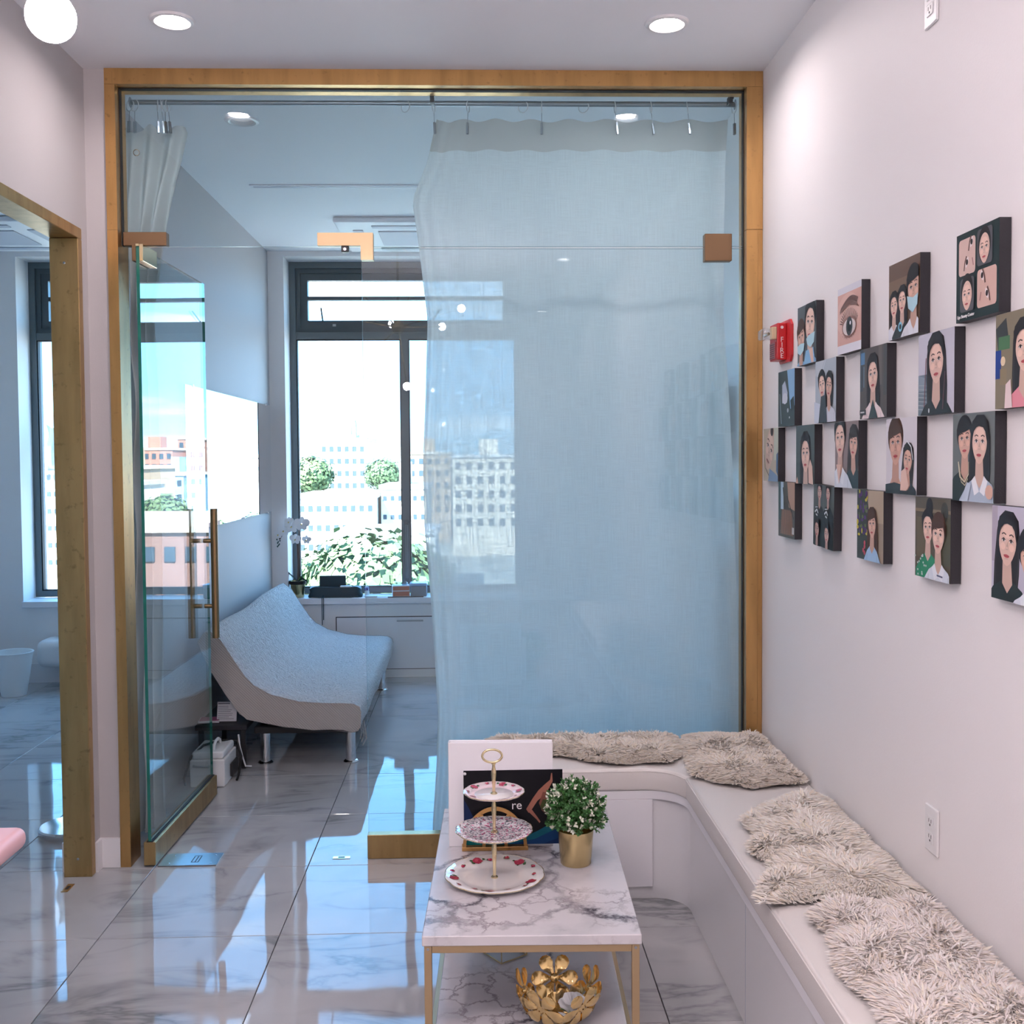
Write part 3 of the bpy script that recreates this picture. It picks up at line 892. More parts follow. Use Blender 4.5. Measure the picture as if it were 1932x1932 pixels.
LE = [(824, 224), (806, 300), (776, 372), (786, 440), (806, 600), (802, 750), (797, 870), (800, 1000), (812, 1130), (820, 1250), (826, 1350), (823, 1450), (816, 1560)]
RE = [(1374, 216), (1369, 300), (1368, 372), (1366, 440), (1366, 600), (1376, 750), (1382, 870), (1387, 1000), (1391, 1130), (1394, 1250), (1395, 1350), (1395, 1450), (1395, 1560)]
def edge_x(tab, z):
    pts = [U(a, b, 'y', YR+.02) for a, b in tab]
    zs = [p.z for p in pts][::-1]; xs = [p.x for p in pts][::-1]
    return float(np.interp(z, zs, xs))
ZT, ZBt = U(1100, 222, 'y', YR).z, .03
zs_ = np.linspace(0, 1, 81)
lxs = [edge_x(LE, ZT+(ZBt-ZT)*v) for v in zs_]
rxs = [edge_x(RE, ZT+(ZBt-ZT)*v) for v in zs_]
def curtain_fn(u, v):
    lx, rx = float(np.interp(v, zs_, lxs)), float(np.interp(v, zs_, rxs))
    # the hem side near the free edge is gathered into narrow folds
    x = lx+(rx-lx)*(u**1.15)
    z = ZT+(ZBt-ZT)*v
    f = .010*math.sin(u*19+v*1.3)+.006*math.sin(u*47+2*v)
    f += .022*math.exp(-u*16)*math.sin(u*120+3*v)
    f += .02*math.exp(-(1-u)*22)*math.sin((1-u)*70)
    sag = .012*(math.sin(u*math.pi*8)**2)*max(0, 1-v*9)
    pull = .05*math.exp(-((v-.13)/.09)**2)*math.exp(-u*9)
    return (x, YR+.022+f*min(1, .4+v*2)+pull, z-sag)
ct = empty('sheer_curtain', (.4, YR+.02, 0), label='wide white sheer curtain stretched behind the fixed glass panel', cat='curtain')
MB().grid(curtain_fn, 150, 70).build('cloth', M['sheer'], ct, smooth='full')
def hem_fn(u, v):
    p = curtain_fn(u, v*.042)
    return (p[0], p[1]-.003, p[2])
MB().grid(hem_fn, 150, 3).build('header_tape', M['cloth'], ct, smooth='full')

LC = [(2.99, -1.43, -1.20), (2.93, -1.43, -1.155), (2.80, -1.43, -1.18), (2.60, -1.43, -1.225), (2.42, -1.43, -1.275), (2.2, -1.42, -1.325), (1.6, -1.44, -1.33), (.9, -1.45, -1.325), (.03, -1.46, -1.33)]
def lc_fn(u, v):
    z = 2.945+(.03-2.945)*v
    zz = [a[0] for a in LC][::-1]
    x0 = float(np.interp(z, zz, [a[1] for a in LC][::-1])); x1 = float(np.interp(z, zz, [a[2] for a in LC][::-1]))
    x = x0+(x1-x0)*u
    amp = .012+.03*min(1, v*5)
    y = YR+.06+amp*math.sin(u*math.pi*7+.8*math.sin(v*9))+.02*math.sin(v*14+u*4)*math.exp(-((v-.12)/.08)**2)+.09*min(1, max(0, v-.12)*4)
    drop = .035*math.sin(u*math.pi*2.2)**2*max(0, 1-v*10)
    return (x+.008*math.sin(v*31+u*9)*min(1, v*8)*(1-u), y, z-drop)
c2 = empty('bunched_curtain', (-1.38, YR+.1, 0), label='white curtain bunched up beside the open glass door', cat='curtain')
MB().grid(lc_fn, 90, 120).build('cloth', M['cloth'], c2, smooth='full')
tie = U(262, 292, 'y', YR+.03)
MB().tube([(tie.x+.012*math.cos(a), tie.y-.03, tie.z+.012*math.sin(a)) for a in [2*math.pi*k/14 for k in range(14)]], .0022, 6, closed=True).build('hook', M['chrome'], c2, smooth=True)

# ------------------------------------------------------------------ mirror
mi = empty('wall_mirror', (-1.477, 6.4, 1.2), label='large frameless wall mirror reflecting the city above the daybed', cat='mirror')
MX = L+.016
mb = MB()
vs = [(x, y, z) for z in (1.222, 1.975) for y in (5.40, 7.60) for x in (L+.010, MX)]
for k, f in {'-z': (0, 2, 3, 1), '+z': (4, 5, 7, 6), '-y': (0, 1, 5, 4), '+y': (2, 6, 7, 3), '-x': (0, 4, 6, 2), '+x': (1, 3, 7, 5)}.items():
    mb.add([vs[i] for i in f], [(0, 1, 2, 3)], 0 if k == '+x' else 1)
mb.build('mirror_glass', [M['mirror'], M['gedge']], mi)
MB().box(L+.0005, L+.0098, 5.45, 7.55, 1.25, 1.95).build('backing', M['plasticd'], mi)
for y in (5.55, 7.46):
    for z in (1.215, 1.972):
        MB().rbox(L+.001, MX+.004, y-.012, y+.012, z-.004, z+.014, .002, 1).build('mirror_clip', M['chrome'], mi)

# ------------------------------------------------------------------ daybed (sofa bed) with quilted cover
sb = empty('sofa_bed', (-1.0, 6.4, 0), label='sofa bed under a pale quilted cover below the wall mirror', cat='sofa bed')
TOP = [(-1.425, .665), (-1.395, .715), (-1.362, .728), (-1.31, .685), (-1.24, .572), (-1.19, .495), (-1.145, .447), (-1.06, .398), (-.92, .360), (-.80, .349), (-.70, .347), (-.640, .343), (-.612, .325), (-.603, .295)]
BOT = [(-1.40, .60), (-1.385, .565), (-1.354, .509), (-1.287, .391), (-1.222, .297), (-1.185, .272), (-1.147, .258), (-.997, .222), (-.85, .212), (-.773, .208), (-.70, .202), (-.652, .197), (-.618, .20), (-.606, .22)]
YN, YF = 5.375, 7.44
ny = 60
mb = MB()
vs = []
for j in range(ny+1):
    t = j/ny
    y = YN+(YF-YN)*t
    e = min(t, 1-t)*(YF-YN)
    rnd = .02*(1-min(1, e/.03))**2
    for i, (x, z) in enumerate(TOP):
        dip = .010*math.sin(t*9+i*.7)*math.sin(math.pi*t)
        cx, cz = (x+BOT[i][0])/2, (z+BOT[i][1])/2
        f = 1-rnd*4
        vs.append((x, y, cz+(z+dip-cz)*f))
n = len(TOP)
fs = [(j*n+i, j*n+i+1, (j+1)*n+i+1, (j+1)*n+i) for j in range(ny) for i in range(n-1)]
mb.add(vs, fs)
# skirt front and underside
fv = []
for j in range(ny+1):
    t = j/ny; y = YN+(YF-YN)*t
    for i, (x, z) in enumerate(BOT):
        fv.append((x, y, z+.008*math.sin(t*23+i)*(1 if i > 8 else .3)))
o1 = len(mb.v)
mb.add(fv, [(j*n+i+1, j*n+i, (j+1)*n+i, (j+1)*n+i+1) for j in range(ny) for i in range(n-1)])
mb.f += [(j*n+n-1, o1+j*n+n-1, o1+(j+1)*n+n-1, (j+1)*n+n-1) for j in range(ny)]
mb.f += [(o1+j*n, j*n, (j+1)*n, o1+(j+1)*n) for j in range(ny)]
mb.m += [0]*(2*ny); mb.c += [None]*(2*ny)
cov = mb.build('cover', M['quilt'], sb, smooth='full')
# end panels of ribbed cloth
for y, nm in ((YN-.002, 'end_panel'), (YF+.002, 'end_panel')):
    e = MB()
    tv = [(x, y, (z+BOT[i][1])/2+(z-(z+BOT[i][1])/2)*.93) for i, (x, z) in enumerate(TOP)]
    bv = [(x, y, z+.006*math.sin(i*2.1)) for i, (x, z) in enumerate(BOT)]
    e.add(tv+bv, [(i, n+i, n+i+1, i+1) for i in range(n-1)])
    e.build(nm, M['rib'], cov, smooth='full')
    MB().tube([(x, y-.001 if y < 6 else y+.001, z) for x, y, z in tv], .0022, 6).build('piping', M['rib'], cov, smooth=True)
for (x, y) in ((-.675, 5.515), (-.665, 7.23), (-1.12, 5.515), (-1.12, 7.23)):
    lg = MB().lathe([(.0265, .008), (.0265, .205)], x, y, 20).build('leg', M['chrome'], sb, smooth=True)
    MB().lathe([(.040, .0005), (.040, .006), (.034, .013), (.027, .015)], x, y, 20).build('foot', M['chrome'], lg, smooth=True)
MB().rbox(-1.17, -.63, YN+.1, YF-.08, .165, .205, .006, 1).build('metal_frame', M['blackmetal'], sb)
tb = MB()
for k in range(3):
    tb.tube([(-.632+.01*k, YN+.17+.012*k, .205), (-.622+.012*k, YN+.17+.01*k, .15-.02*k), (-.63+.006*k, YN+.18, .11-.018*k)], .004, 6)
tb.build('cover_tie', M['quilt'], sb, smooth=True)

# storage under and beside the sofa bed
bs = empty('storage_shelf', (-1.33, 5.6, 0), label='low black storage shelf under the end of the sofa bed', cat='shelf')
MB().rbox(-1.455, -1.19, 5.40, 5.95, .205, .232, .003, 1).build('shelf_board', M['black'], bs)
for x in (-1.43, -1.215):
    for y in (5.43, 5.92):
        MB().rbox(x-.012, x+.012, y-.012, y+.012, .0005, .2048, .002, 1).build('leg', M['blackmetal'], bs)
bk = empty('booklet', (-1.30, 5.48, .23), label='white printed brochure leaning on the storage shelf', cat='booklet', local=True)
MB().rbox(-.055, .045, -.006, .006, 0, .10, .001, 1).build('pages', M['paper'], bk)
pr = MB()
pr.box(-.05, .01, -.0072, -.0062, .088, .095)
for k in range(8):
    pr.box(-.05, random.uniform(.0, .04), -.0070, -.0062, .012+k*.0092, .0142+k*.0092)
pr.build('printed_lines', mat('grey_print', (.18, .18, .22), .6), bk)
bk.rotation_euler = (math.radians(-14), 0, 0)
bk.location = (-1.305, 5.475, .2335)
b2 = empty('magazine', (-1.40, 5.47, .2335), label='pink and white magazine lying on the storage shelf', cat='magazine', local=True)
MB().rbox(-.05, .055, -.03, .06, 0, .012, .001, 1).build('pages', M['paper'], b2)
MB().box(-.046, .052, -.0302, .056, .0121, .0126).build('cover', mat('magenta_print', (.50, .12, .24), .5), b2)
b2.rotation_euler = (0, 0, .1)
kc = empty('equipment_case', (-1.32, 5.3, 0), label='white equipment case with top handle on the floor by the glass door', cat='case')
MB().rbox(-1.405, -1.237, 5.11, 5.36, .002, .135, .006, 2).build('body', M['plastic'], kc)
MB().rbox(-1.397, -1.245, 5.12, 5.355, .1355, .172, .012, 3).build('lid', M['plastic'], kc)
MB().tube([(-1.30, 5.16, .170), (-1.30, 5.17, .192), (-1.30, 5.20, .204), (-1.30, 5.25, .204), (-1.30, 5.28, .192), (-1.30, 5.29, .170)], .008, 10).build('carry_handle', M['plastic'], kc, smooth=True)
MB().tube([(-1.385, 5.109, .110), (-1.385, 5.095, .110), (-1.31, 5.095, .106), (-1.31, 5.109, .106)], .005, 8).build('front_handle', M['steel'], kc, smooth=True)
MB().rbox(-1.236, -1.222, 5.22, 5.34, .02, .085, .003, 1).build('socket_block', M['blackmetal'], kc)
cb = MB().tube([(-1.435, 5.14, .008), (-1.43, 5.10, .05), (-1.40, 5.12, .150), (-1.36, 5.2, .184), (-1.30, 5.31, .180), (-1.235, 5.368, .16), (-1.205, 5.33, .09), (-1.20, 5.25, .03), (-1.20, 5.20, .009)], .006, 8).build('power_cable', M['rubber'], kc, smooth=True)
cb = MB().tube([(-1.228, 5.375, .19), (-1.225, 5.385, .13), (-1.212, 5.38, .08), (-1.20, 5.40, .02), (-1.18, 5.44, .007)], .0045, 8).build('white_cord', M['plastic'], kc, smooth=True)

# ------------------------------------------------------------------ padded corner bench
bn = empty('corner_bench', (.9, 3.4, 0), label='white built-in corner bench base along the right wall and the glass', cat='bench')
def bench_poly(fx, fy, r, x0=-.10, y0=.2, xb=R-.002, yb=D-.003, n=12):
    """outline of the L with a rounded inner corner"""
    p = [(x0, yb), (x0, fy), (fx-r, fy)]
    cx, cy_ = fx-r, fy-r
    p += [(cx+r*math.sin(a), cy_+r*math.cos(a)) for a in [math.pi/2*k/n for k in range(1, n)]]
    p += [(fx, cy_), (fx, y0), (xb, y0), (xb, yb)]
    return p[::-1]
MB().prism(bench_poly(.735, 3.724, .115)[::-1], .0005, .366).build('base', M['gloss'], bn, smooth=True)
MB().prism(bench_poly(.722, 3.711, .125)[::-1], .3665, .396).build('edge_lip', M['gloss2'], bn, smooth=True)
MB().rbox(.285, .617, 3.7065, 3.7235, .049, .3655, .0015, 1).build('access_panel', M['gloss2'], bn)
for y in (2.86, 1.7):
    MB().box(.7342, .7349, y, y+.002, .001, .365).build('panel_joint', M['acg'], bn)

def cushion(name, poly, z0, z1, label):
    o = empty(name, (sum(p[0] for p in poly)/len(poly), sum(p[1] for p in poly)/len(poly), z0), label=label, cat='cushion', group='bench seat cushions')
    bm = bmesh.new()
    vs = [bm.verts.new((x, y, z0)) for x, y in poly]
    f = bm.faces.new(vs)
    r = bmesh.ops.extrude_face_region(bm, geom=[f])
    for v in [g for g in r['geom'] if isinstance(g, bmesh.types.BMVert)]:
        v.co.z = z1
    bm.normal_update()
    bmesh.ops.recalc_face_normals(bm, faces=bm.faces[:])
    ed = [e for e in bm.edges if abs(e.verts[0].co.z-e.verts[1].co.z) < 1e-6]
    bmesh.ops.bevel(bm, geom=ed, offset=.012, segments=3, profile=.5, affect='EDGES')
    MB().addbm(bm).build('pad', M['vinyl'], o, smooth=True)
    pts = [(x, y, z1-.0105) for x, y in poly]
    MB().tube(pts, .0022, 6, closed=True).build('piping', M['vinyl'], o, smooth=True)
    return o
ZS_ = .478
full = bench_poly(.715, 3.706, .13)
inner = [p for p in bench_poly(.715, 3.706, .13)[::-1]]
farp = [(-.098, D-.006), (R-.004, D-.006), (R-.004, 3.603), (.716, 3.603)]
cx, cy_ = .715-.13, 3.706-.13
farp += [(cx+.13*math.sin(a), cy_+.13*math.cos(a)) for a in [math.pi/2*(1-k/12) for k in range(1, 12)] if cy_+.13*math.cos(a) > 3.606]
farp += [(.58, 3.706), (-.098, 3.706)]
cushion('bench_cushion', farp[::-1], .3965, ZS_, 'cream vinyl corner cushion of the bench against the glass partition')
cushion('bench_cushion', [(R-.004, 3.599), (R-.004, .202), (.715, .202), (.715, 3.599)][::-1], .3965, ZS_, 'long cream vinyl cushion of the bench along the right wall')

# ------------------------------------------------------------------ sheepskins
def inside(P, x, y):
    n = len(P); c = np.zeros(len(x), bool); j = n-1
    for i in range(n):
        xi, yi = P[i]; xj, yj = P[j]
        cond = ((yi > y) != (yj > y)) & (x < (xj-xi)*(y-yi)/((yj-yi) or 1e-12)+xi)
        c ^= cond
        j = i
    return c
def edge_dist(P, x, y):
    d = np.full(len(x), 9.0); nx = np.zeros(len(x)); nyy = np.zeros(len(x))
    for i in range(len(P)):
        ax, ay = P[i-1]; bx, by = P[i]
        ex, ey = bx-ax, by-ay
        t = np.clip(((x-ax)*ex+(y-ay)*ey)/(ex*ex+ey*ey+1e-12), 0, 1)
        qx, qy = ax+t*ex-x, ay+t*ey-y
        q = np.hypot(qx, qy)
        m = q < d
        d[m] = q[m]; nx[m] = (qx/(q+1e-9))[m]; nyy[m] = (qy/(q+1e-9))[m]
    return d, nx, nyy
def sheepskin(px, label, count, length, tint, seed, extra=None, zref=.492):
    P = []
    for a, b in px:
        p = U(a, b, 'z', zref)
        P.append((min(p.x, R-.022), min(p.y, D-.03)))
    if extra:
        P += extra
    # pull the hide in: the wool reaches further than the hide
    cxm, cym = sum(p[0] for p in P)/len(P), sum(p[1] for p in P)/len(P)
    x0, x1 = min(p[0] for p in P), max(p[0] for p in P)
    y0, y1 = min(p[1] for p in P), max(p[1] for p in P)
    o = empty('sheepskin', (cxm, cym, ZS_), label=label, cat='sheepskin', group='sheepskins on the bench')
    g = np.random.default_rng(seed)
    def relief(x, y, d):
        return .004+.030*(1-np.exp(-d/.028))+.004*np.sin(x*31+seed)*np.sin(y*27+1.3*seed)
    # hide as a fine grid clipped to the outline
    n = int(max(x1-x0, y1-y0)/.012)
    xs, ys = np.linspace(x0, x1, max(8, int((x1-x0)/.012))), np.linspace(y0, y1, max(8, int((y1-y0)/.012)))
    X, Y = np.meshgrid(xs, ys); X, Y = X.ravel(), Y.ravel()
    ins = inside(P, X, Y); d, a, b = edge_dist(P, X, Y)
    ok = ins & (d > .012)
    z = ZS_+.001+relief(X, Y, d)
    idx = -np.ones(len(X), int); idx[ok] = np.arange(ok.sum())
    nx = len(xs)
    fs = []
    for j in range(len(ys)-1):
        for i in range(nx-1):
            q = [idx[j*nx+i], idx[j*nx+i+1], idx[(j+1)*nx+i+1], idx[(j+1)*nx+i]]
            if min(q) >= 0:
                fs.append(tuple(int(v) for v in q))
    MB().add(np.c_[X[ok], Y[ok], z[ok]].tolist(), fs).build('hide', M['hide'], o, smooth='full')
    # wool locks: tapered, curved ribbons
    k = int(count*2.2)
    sx, sy = g.uniform(x0, x1, k), g.uniform(y0, y1, k)
    m = inside(P, sx, sy); sx, sy = sx[m][:count], sy[m][:count]
    d, ox, oy = edge_dist(P, sx, sy)
    m = d > .006; sx, sy, d, ox, oy = sx[m], sy[m], d[m], ox[m], oy[m]
    k = len(sx)
    base = np.c_[sx, sy, ZS_+.0005+relief(sx, sy, d)]
    e = np.exp(-d/.05)[:, None]
    flow = np.c_[np.sin(sx*23+seed)+.8*np.sin(sy*53), np.cos(sy*21+seed*2)+.8*np.sin(sx*47)]
    flow = flow/ (np.linalg.norm(flow, axis=1)[:, None]+1e-6)
    jit = g.normal(0, .30, (k, 2))
    lean = flow*.75+jit+np.c_[ox, oy]*e*1.7
    ln = length*g.uniform(.6, 1.15, k)*(1-.25*np.exp(-d/.015))
    up = np.c_[lean, np.full(k, .20)]
    up = up/np.linalg.norm(up, axis=1)[:, None]
    tip = np.c_[lean*1.4, np.full(k, .03)+g.uniform(-.12, .22, k)]
    tip = tip/np.linalg.norm(tip, axis=1)[:, None]
    p0 = base
    p1 = p0+up*(ln*.42)[:, None]
    mid = (up+tip); mid /= np.linalg.norm(mid, axis=1)[:, None]
    p2 = p1+mid*(ln*.36)[:, None]
    p3 = p2+tip*(ln*.30)[:, None]
    side = np.cross(mid, np.array([[0, 0, 1.0]])+g.normal(0, .28, (k, 3))); side /= np.linalg.norm(side, axis=1)[:, None]
    w = g.uniform(.0011, .0022, k)[:, None]
    rows = [p0-side*w*1.2, p0+side*w*1.2, p1-side*w*1.25, p1+side*w*1.25, p2-side*w, p2+side*w, p3]
    V = np.stack(rows, 1).reshape(-1, 3)
    V[:, 0] = np.minimum(V[:, 0], R-.003); V[:, 1] = np.minimum(V[:, 1], D-.003)
    V[:, 2] = np.maximum(V[:, 2], ZS_+.0012) if True else V[:, 2]
    q = np.arange(k)*7
    F = []
    Q = np.stack([np.stack([q, q+1, q+3, q+2], 1), np.stack([q+2, q+3, q+5, q+4], 1)], 1).reshape(-1, 4)
    Tt = np.stack([q+4, q+5, q+6], 1)
    me = bpy.data.meshes.new('wool')
    org = ORG[o.name]
    V = V-np.array(org)
    nf = len(Q)+len(Tt)
    me.vertices.add(len(V)); me.vertices.foreach_set('co', V.ravel())
    loops = np.concatenate([Q.ravel(), Tt.ravel()])
    me.loops.add(len(loops)); me.loops.foreach_set('vertex_index', loops.astype(np.int32))
    me.polygons.add(nf)
    st_ = np.concatenate([np.arange(len(Q))*4, len(Q)*4+np.arange(len(Tt))*3]).astype(np.int32)
    me.polygons.foreach_set('loop_start', st_)
    me.update(calc_edges=True)
    shade = g.uniform(.90, 1.06, k)
    cl = np.array(tint)[None, :]*shade[:, None]
    warm = (g.uniform(0, 1, k) < .25)
    cl[warm] *= np.array([1.0, .95, .86])
    cl = np.minimum(cl, .97)
    rep = np.concatenate([np.repeat(np.arange(k), 8), np.repeat(np.arange(k), 3)])
    C4 = np.c_[cl[rep], np.ones(len(rep))]
    at = me.color_attributes.new('Col', 'FLOAT_COLOR', 'CORNER')
    at.data.foreach_set('color', C4.ravel().astype(np.float32))
    me.polygons.foreach_set('use_smooth', np.ones(nf, bool))
    me.materials.append(M['fur'])
    me.update(); me.validate()
    w_ = bpy.data.objects.new('wool', me)
    col.objects.link(w_); w_.parent = o
    tag(w_, kind='stuff')
    return o
sheepskin([(912, 1400), (932, 1382), (985, 1372), (1060, 1367), (1130, 1370), (1180, 1366), (1245, 1366), (1265, 1380), (1284, 1400), (1281, 1424), (1262, 1438), (1210, 1436), (1165, 1440), (1120, 1436), (1085, 1428), (1045, 1423), (990, 1428), (935, 1420)],
          'cream curly sheepskin on the bench in front of the glass, behind the coffee table', 40000, .027, (.97, .895, .82), 3)
sheepskin([(1287, 1385), (1303, 1374), (1345, 1367), (1400, 1371), (1436, 1379), (1450, 1392), (1480, 1404), (1510, 1432), (1535, 1452), (1547, 1475), (1549, 1492), (1525, 1476), (1470, 1478), (1420, 1484), (1385, 1479), (1350, 1473), (1330, 1465), (1307, 1465), (1298, 1440), (1288, 1412)],
          'cream curly sheepskin in the inner corner of the bench', 40000, .025, (.97, .895, .825), 5)
sheepskin([(1400, 1547), (1423, 1533), (1452, 1518), (1500, 1499), (1540, 1499), (1580, 1512), (1630, 1534), (1680, 1574), (1718, 1614), (1748, 1648), (1776, 1690), (1762, 1697), (1700, 1694), (1620, 1691), (1540, 1694), (1480, 1696), (1442, 1708), (1430, 1702), (1436, 1670), (1460, 1645), (1453, 1622), (1420, 1610), (1414, 1598), (1430, 1576), (1418, 1564)],
          'pale shaggy sheepskin with ragged edge on the bench below the lower wall outlet', 50000, .031, (.98, .92, .865), 9)
sheepskin([(1534, 1724), (1562, 1708), (1620, 1705), (1680, 1706), (1760, 1703), (1800, 1696), (1838, 1718), (1858, 1748), (1898, 1784), (1935, 1822)],
          'pale shaggy sheepskin lying nearest the free end of the bench', 72000, .033, (.98, .915, .885), 13,
          extra=[(R-.022, 1.55), (1.0, 1.45), (.86, 1.47), (.80, 1.62), (.815, 1.78)]+[(lambda p: (p.x, p.y))(U(a, b, 'z', .492)) for a, b in ((1685, 1960), (1660, 1900), (1645, 1882), (1606, 1850), (1580, 1820), (1575, 1782), (1570, 1758), (1546, 1746))])

# ------------------------------------------------------------------ flat pictures painted as coloured polygons
class Canvas:
    def __init__(s):
        s.p = []
    def poly(s, pts, c):
        def clip(P, f, inter):
            out = []
            for i in range(len(P)):
                a, b = P[i-1], P[i]
                if f(b):
                    if not f(a): out.append(inter(a, b))
                    out.append(b)
                elif f(a):
                    out.append(inter(a, b))
            return out
        P = [tuple(q) for q in pts]
        for ax, lim, sg in ((0, 0, 1), (0, 1, -1), (1, 0, 1), (1, 1, -1)):
            if len(P) < 3: return s
            def inter(a, b, ax=ax, lim=lim):
                t = (lim-a[ax])/(b[ax]-a[ax])
                return (a[0]+(b[0]-a[0])*t, a[1]+(b[1]-a[1])*t)
            P = clip(P, (lambda q, ax=ax, lim=lim, sg=sg: (q[ax]-lim)*sg >= 0), inter)
        if len(P) >= 3:
            s.p.append((P, c))
        return s
    def rect(s, a, b, c_, d, c): return s.poly([(a, b), (c_, b), (c_, d), (a, d)], c)
    def ell(s, x, y, rx, ry, c, n=22, a0=0, a1=2*math.pi, rot=0):
        pts = []
        for k in range(n):
            a = a0+(a1-a0)*k/(n if abs(a1-a0-2*math.pi) < 1e-6 else n-1)
            u, v = rx*math.cos(a), ry*math.sin(a)
            pts.append((x+u*math.cos(rot)-v*math.sin(rot), y+u*math.sin(rot)+v*math.cos(rot)))
        return s.poly(pts, c)
    def line(s, pts, w, c):
        for a, b in zip(pts[:-1], pts[1:]):
            dx, dy = b[0]-a[0], b[1]-a[1]
            m = math.hypot(dx, dy) or 1
            ux, uy = -dy/m*w/2, dx/m*w/2
            s.poly([(a[0]+ux, a[1]+uy), (b[0]+ux, b[1]+uy), (b[0]-ux, b[1]-uy), (a[0]-ux, a[1]-uy)], c)
        return s
    def mesh(s, fn, step=.00005):
        mb = MB()
        for k, (P, c) in enumerate(s.p):
            mb.add([fn(u, v, (k+1)*step) for u, v in P], [tuple(range(len(P)))], 0, tuple(c))
        return mb
SK, SK2, SK3 = (.66, .42, .33), (.74, .52, .43), (.52, .31, .24)
HB, HBR = (.022, .018, .020), (.075, .038, .026)
def face(c, x, y, h, skin=SK, tilt=0.0, eyes=True, mouth=(.50, .10, .11), w=.72, mask=None, smile=True):
    ca, sa = math.cos(tilt), math.sin(tilt)
    def q(u, v): return (x+(u*ca-v*sa)*h, y+(u*sa+v*ca)*h)
    lit = tuple(min(1, k*1.16) for k in skin); dk = tuple(k*.72 for k in skin)
    pts = []
    for k in range(28):                      # oval with a narrower chin
        a = 2*math.pi*k/28
        u, v = math.cos(a), math.sin(a)
        ww = w*(1.0 if v > -.1 else 1.0-.30*(-v-.1)**1.3)
        pts.append(q(u*ww, v))
    c.poly(pts, skin)
    c.ell(*q(.0, .45), .42*h, .28*h, lit, 14, rot=tilt)
    for sgn in (-1, 1):
        c.ell(*q(sgn*.36, -.2), .2*h, .16*h, lit, 10, rot=tilt)
    if eyes:
        for sgn in (-1, 1):
            e0 = q(sgn*.31, .08)
            c.line([q(sgn*.50, .30), q(sgn*.33, .37), q(sgn*.14, .31)], .06*h, (.10, .065, .055))
            c.ell(e0[0], e0[1], .155*h, .075*h, (.80, .76, .74), 12, rot=tilt)
            c.ell(e0[0], e0[1], .07*h, .075*h, (.02, .015, .015), 10)
            c.line([q(sgn*.49, .07), q(sgn*.32, .165), q(sgn*.15, .08)], .035*h, (.03, .02, .02))
    if mask:
        c.poly([q(-w*.98, -.12), q(0, -.02), q(w*.98, -.12), q(w*.8, -.62), q(.25, -1.03), q(-.25, -1.03), q(-w*.8, -.62)], mask)
        c.line([q(-w*.8, -.35), q(w*.8, -.35)], .03*h, tuple(k*.82 for k in mask))
        c.line([q(-w*.7, -.6), q(w*.7, -.6)], .03*h, tuple(k*.82 for k in mask))
    else:
        c.poly([q(.03, .05), q(.12, -.27), q(-.10, -.29)], dk)
        c.ell(*q(0, -.24), .10*h, .06*h, skin, 10)
        c.line([q(-.09, -.30), q(.10, -.30)], .03*h, dk)
        c.ell(*q(0, -.58), .23*h, .075*h, mouth, 14, rot=tilt)
        c.line([q(-.24, -.56), q(0, -.585), q(.24, -.56)], .025*h, tuple(k*.5 for k in mouth))
        c.line([q(-.14, -.70), q(.14, -.70)], .025*h, dk)
    return q
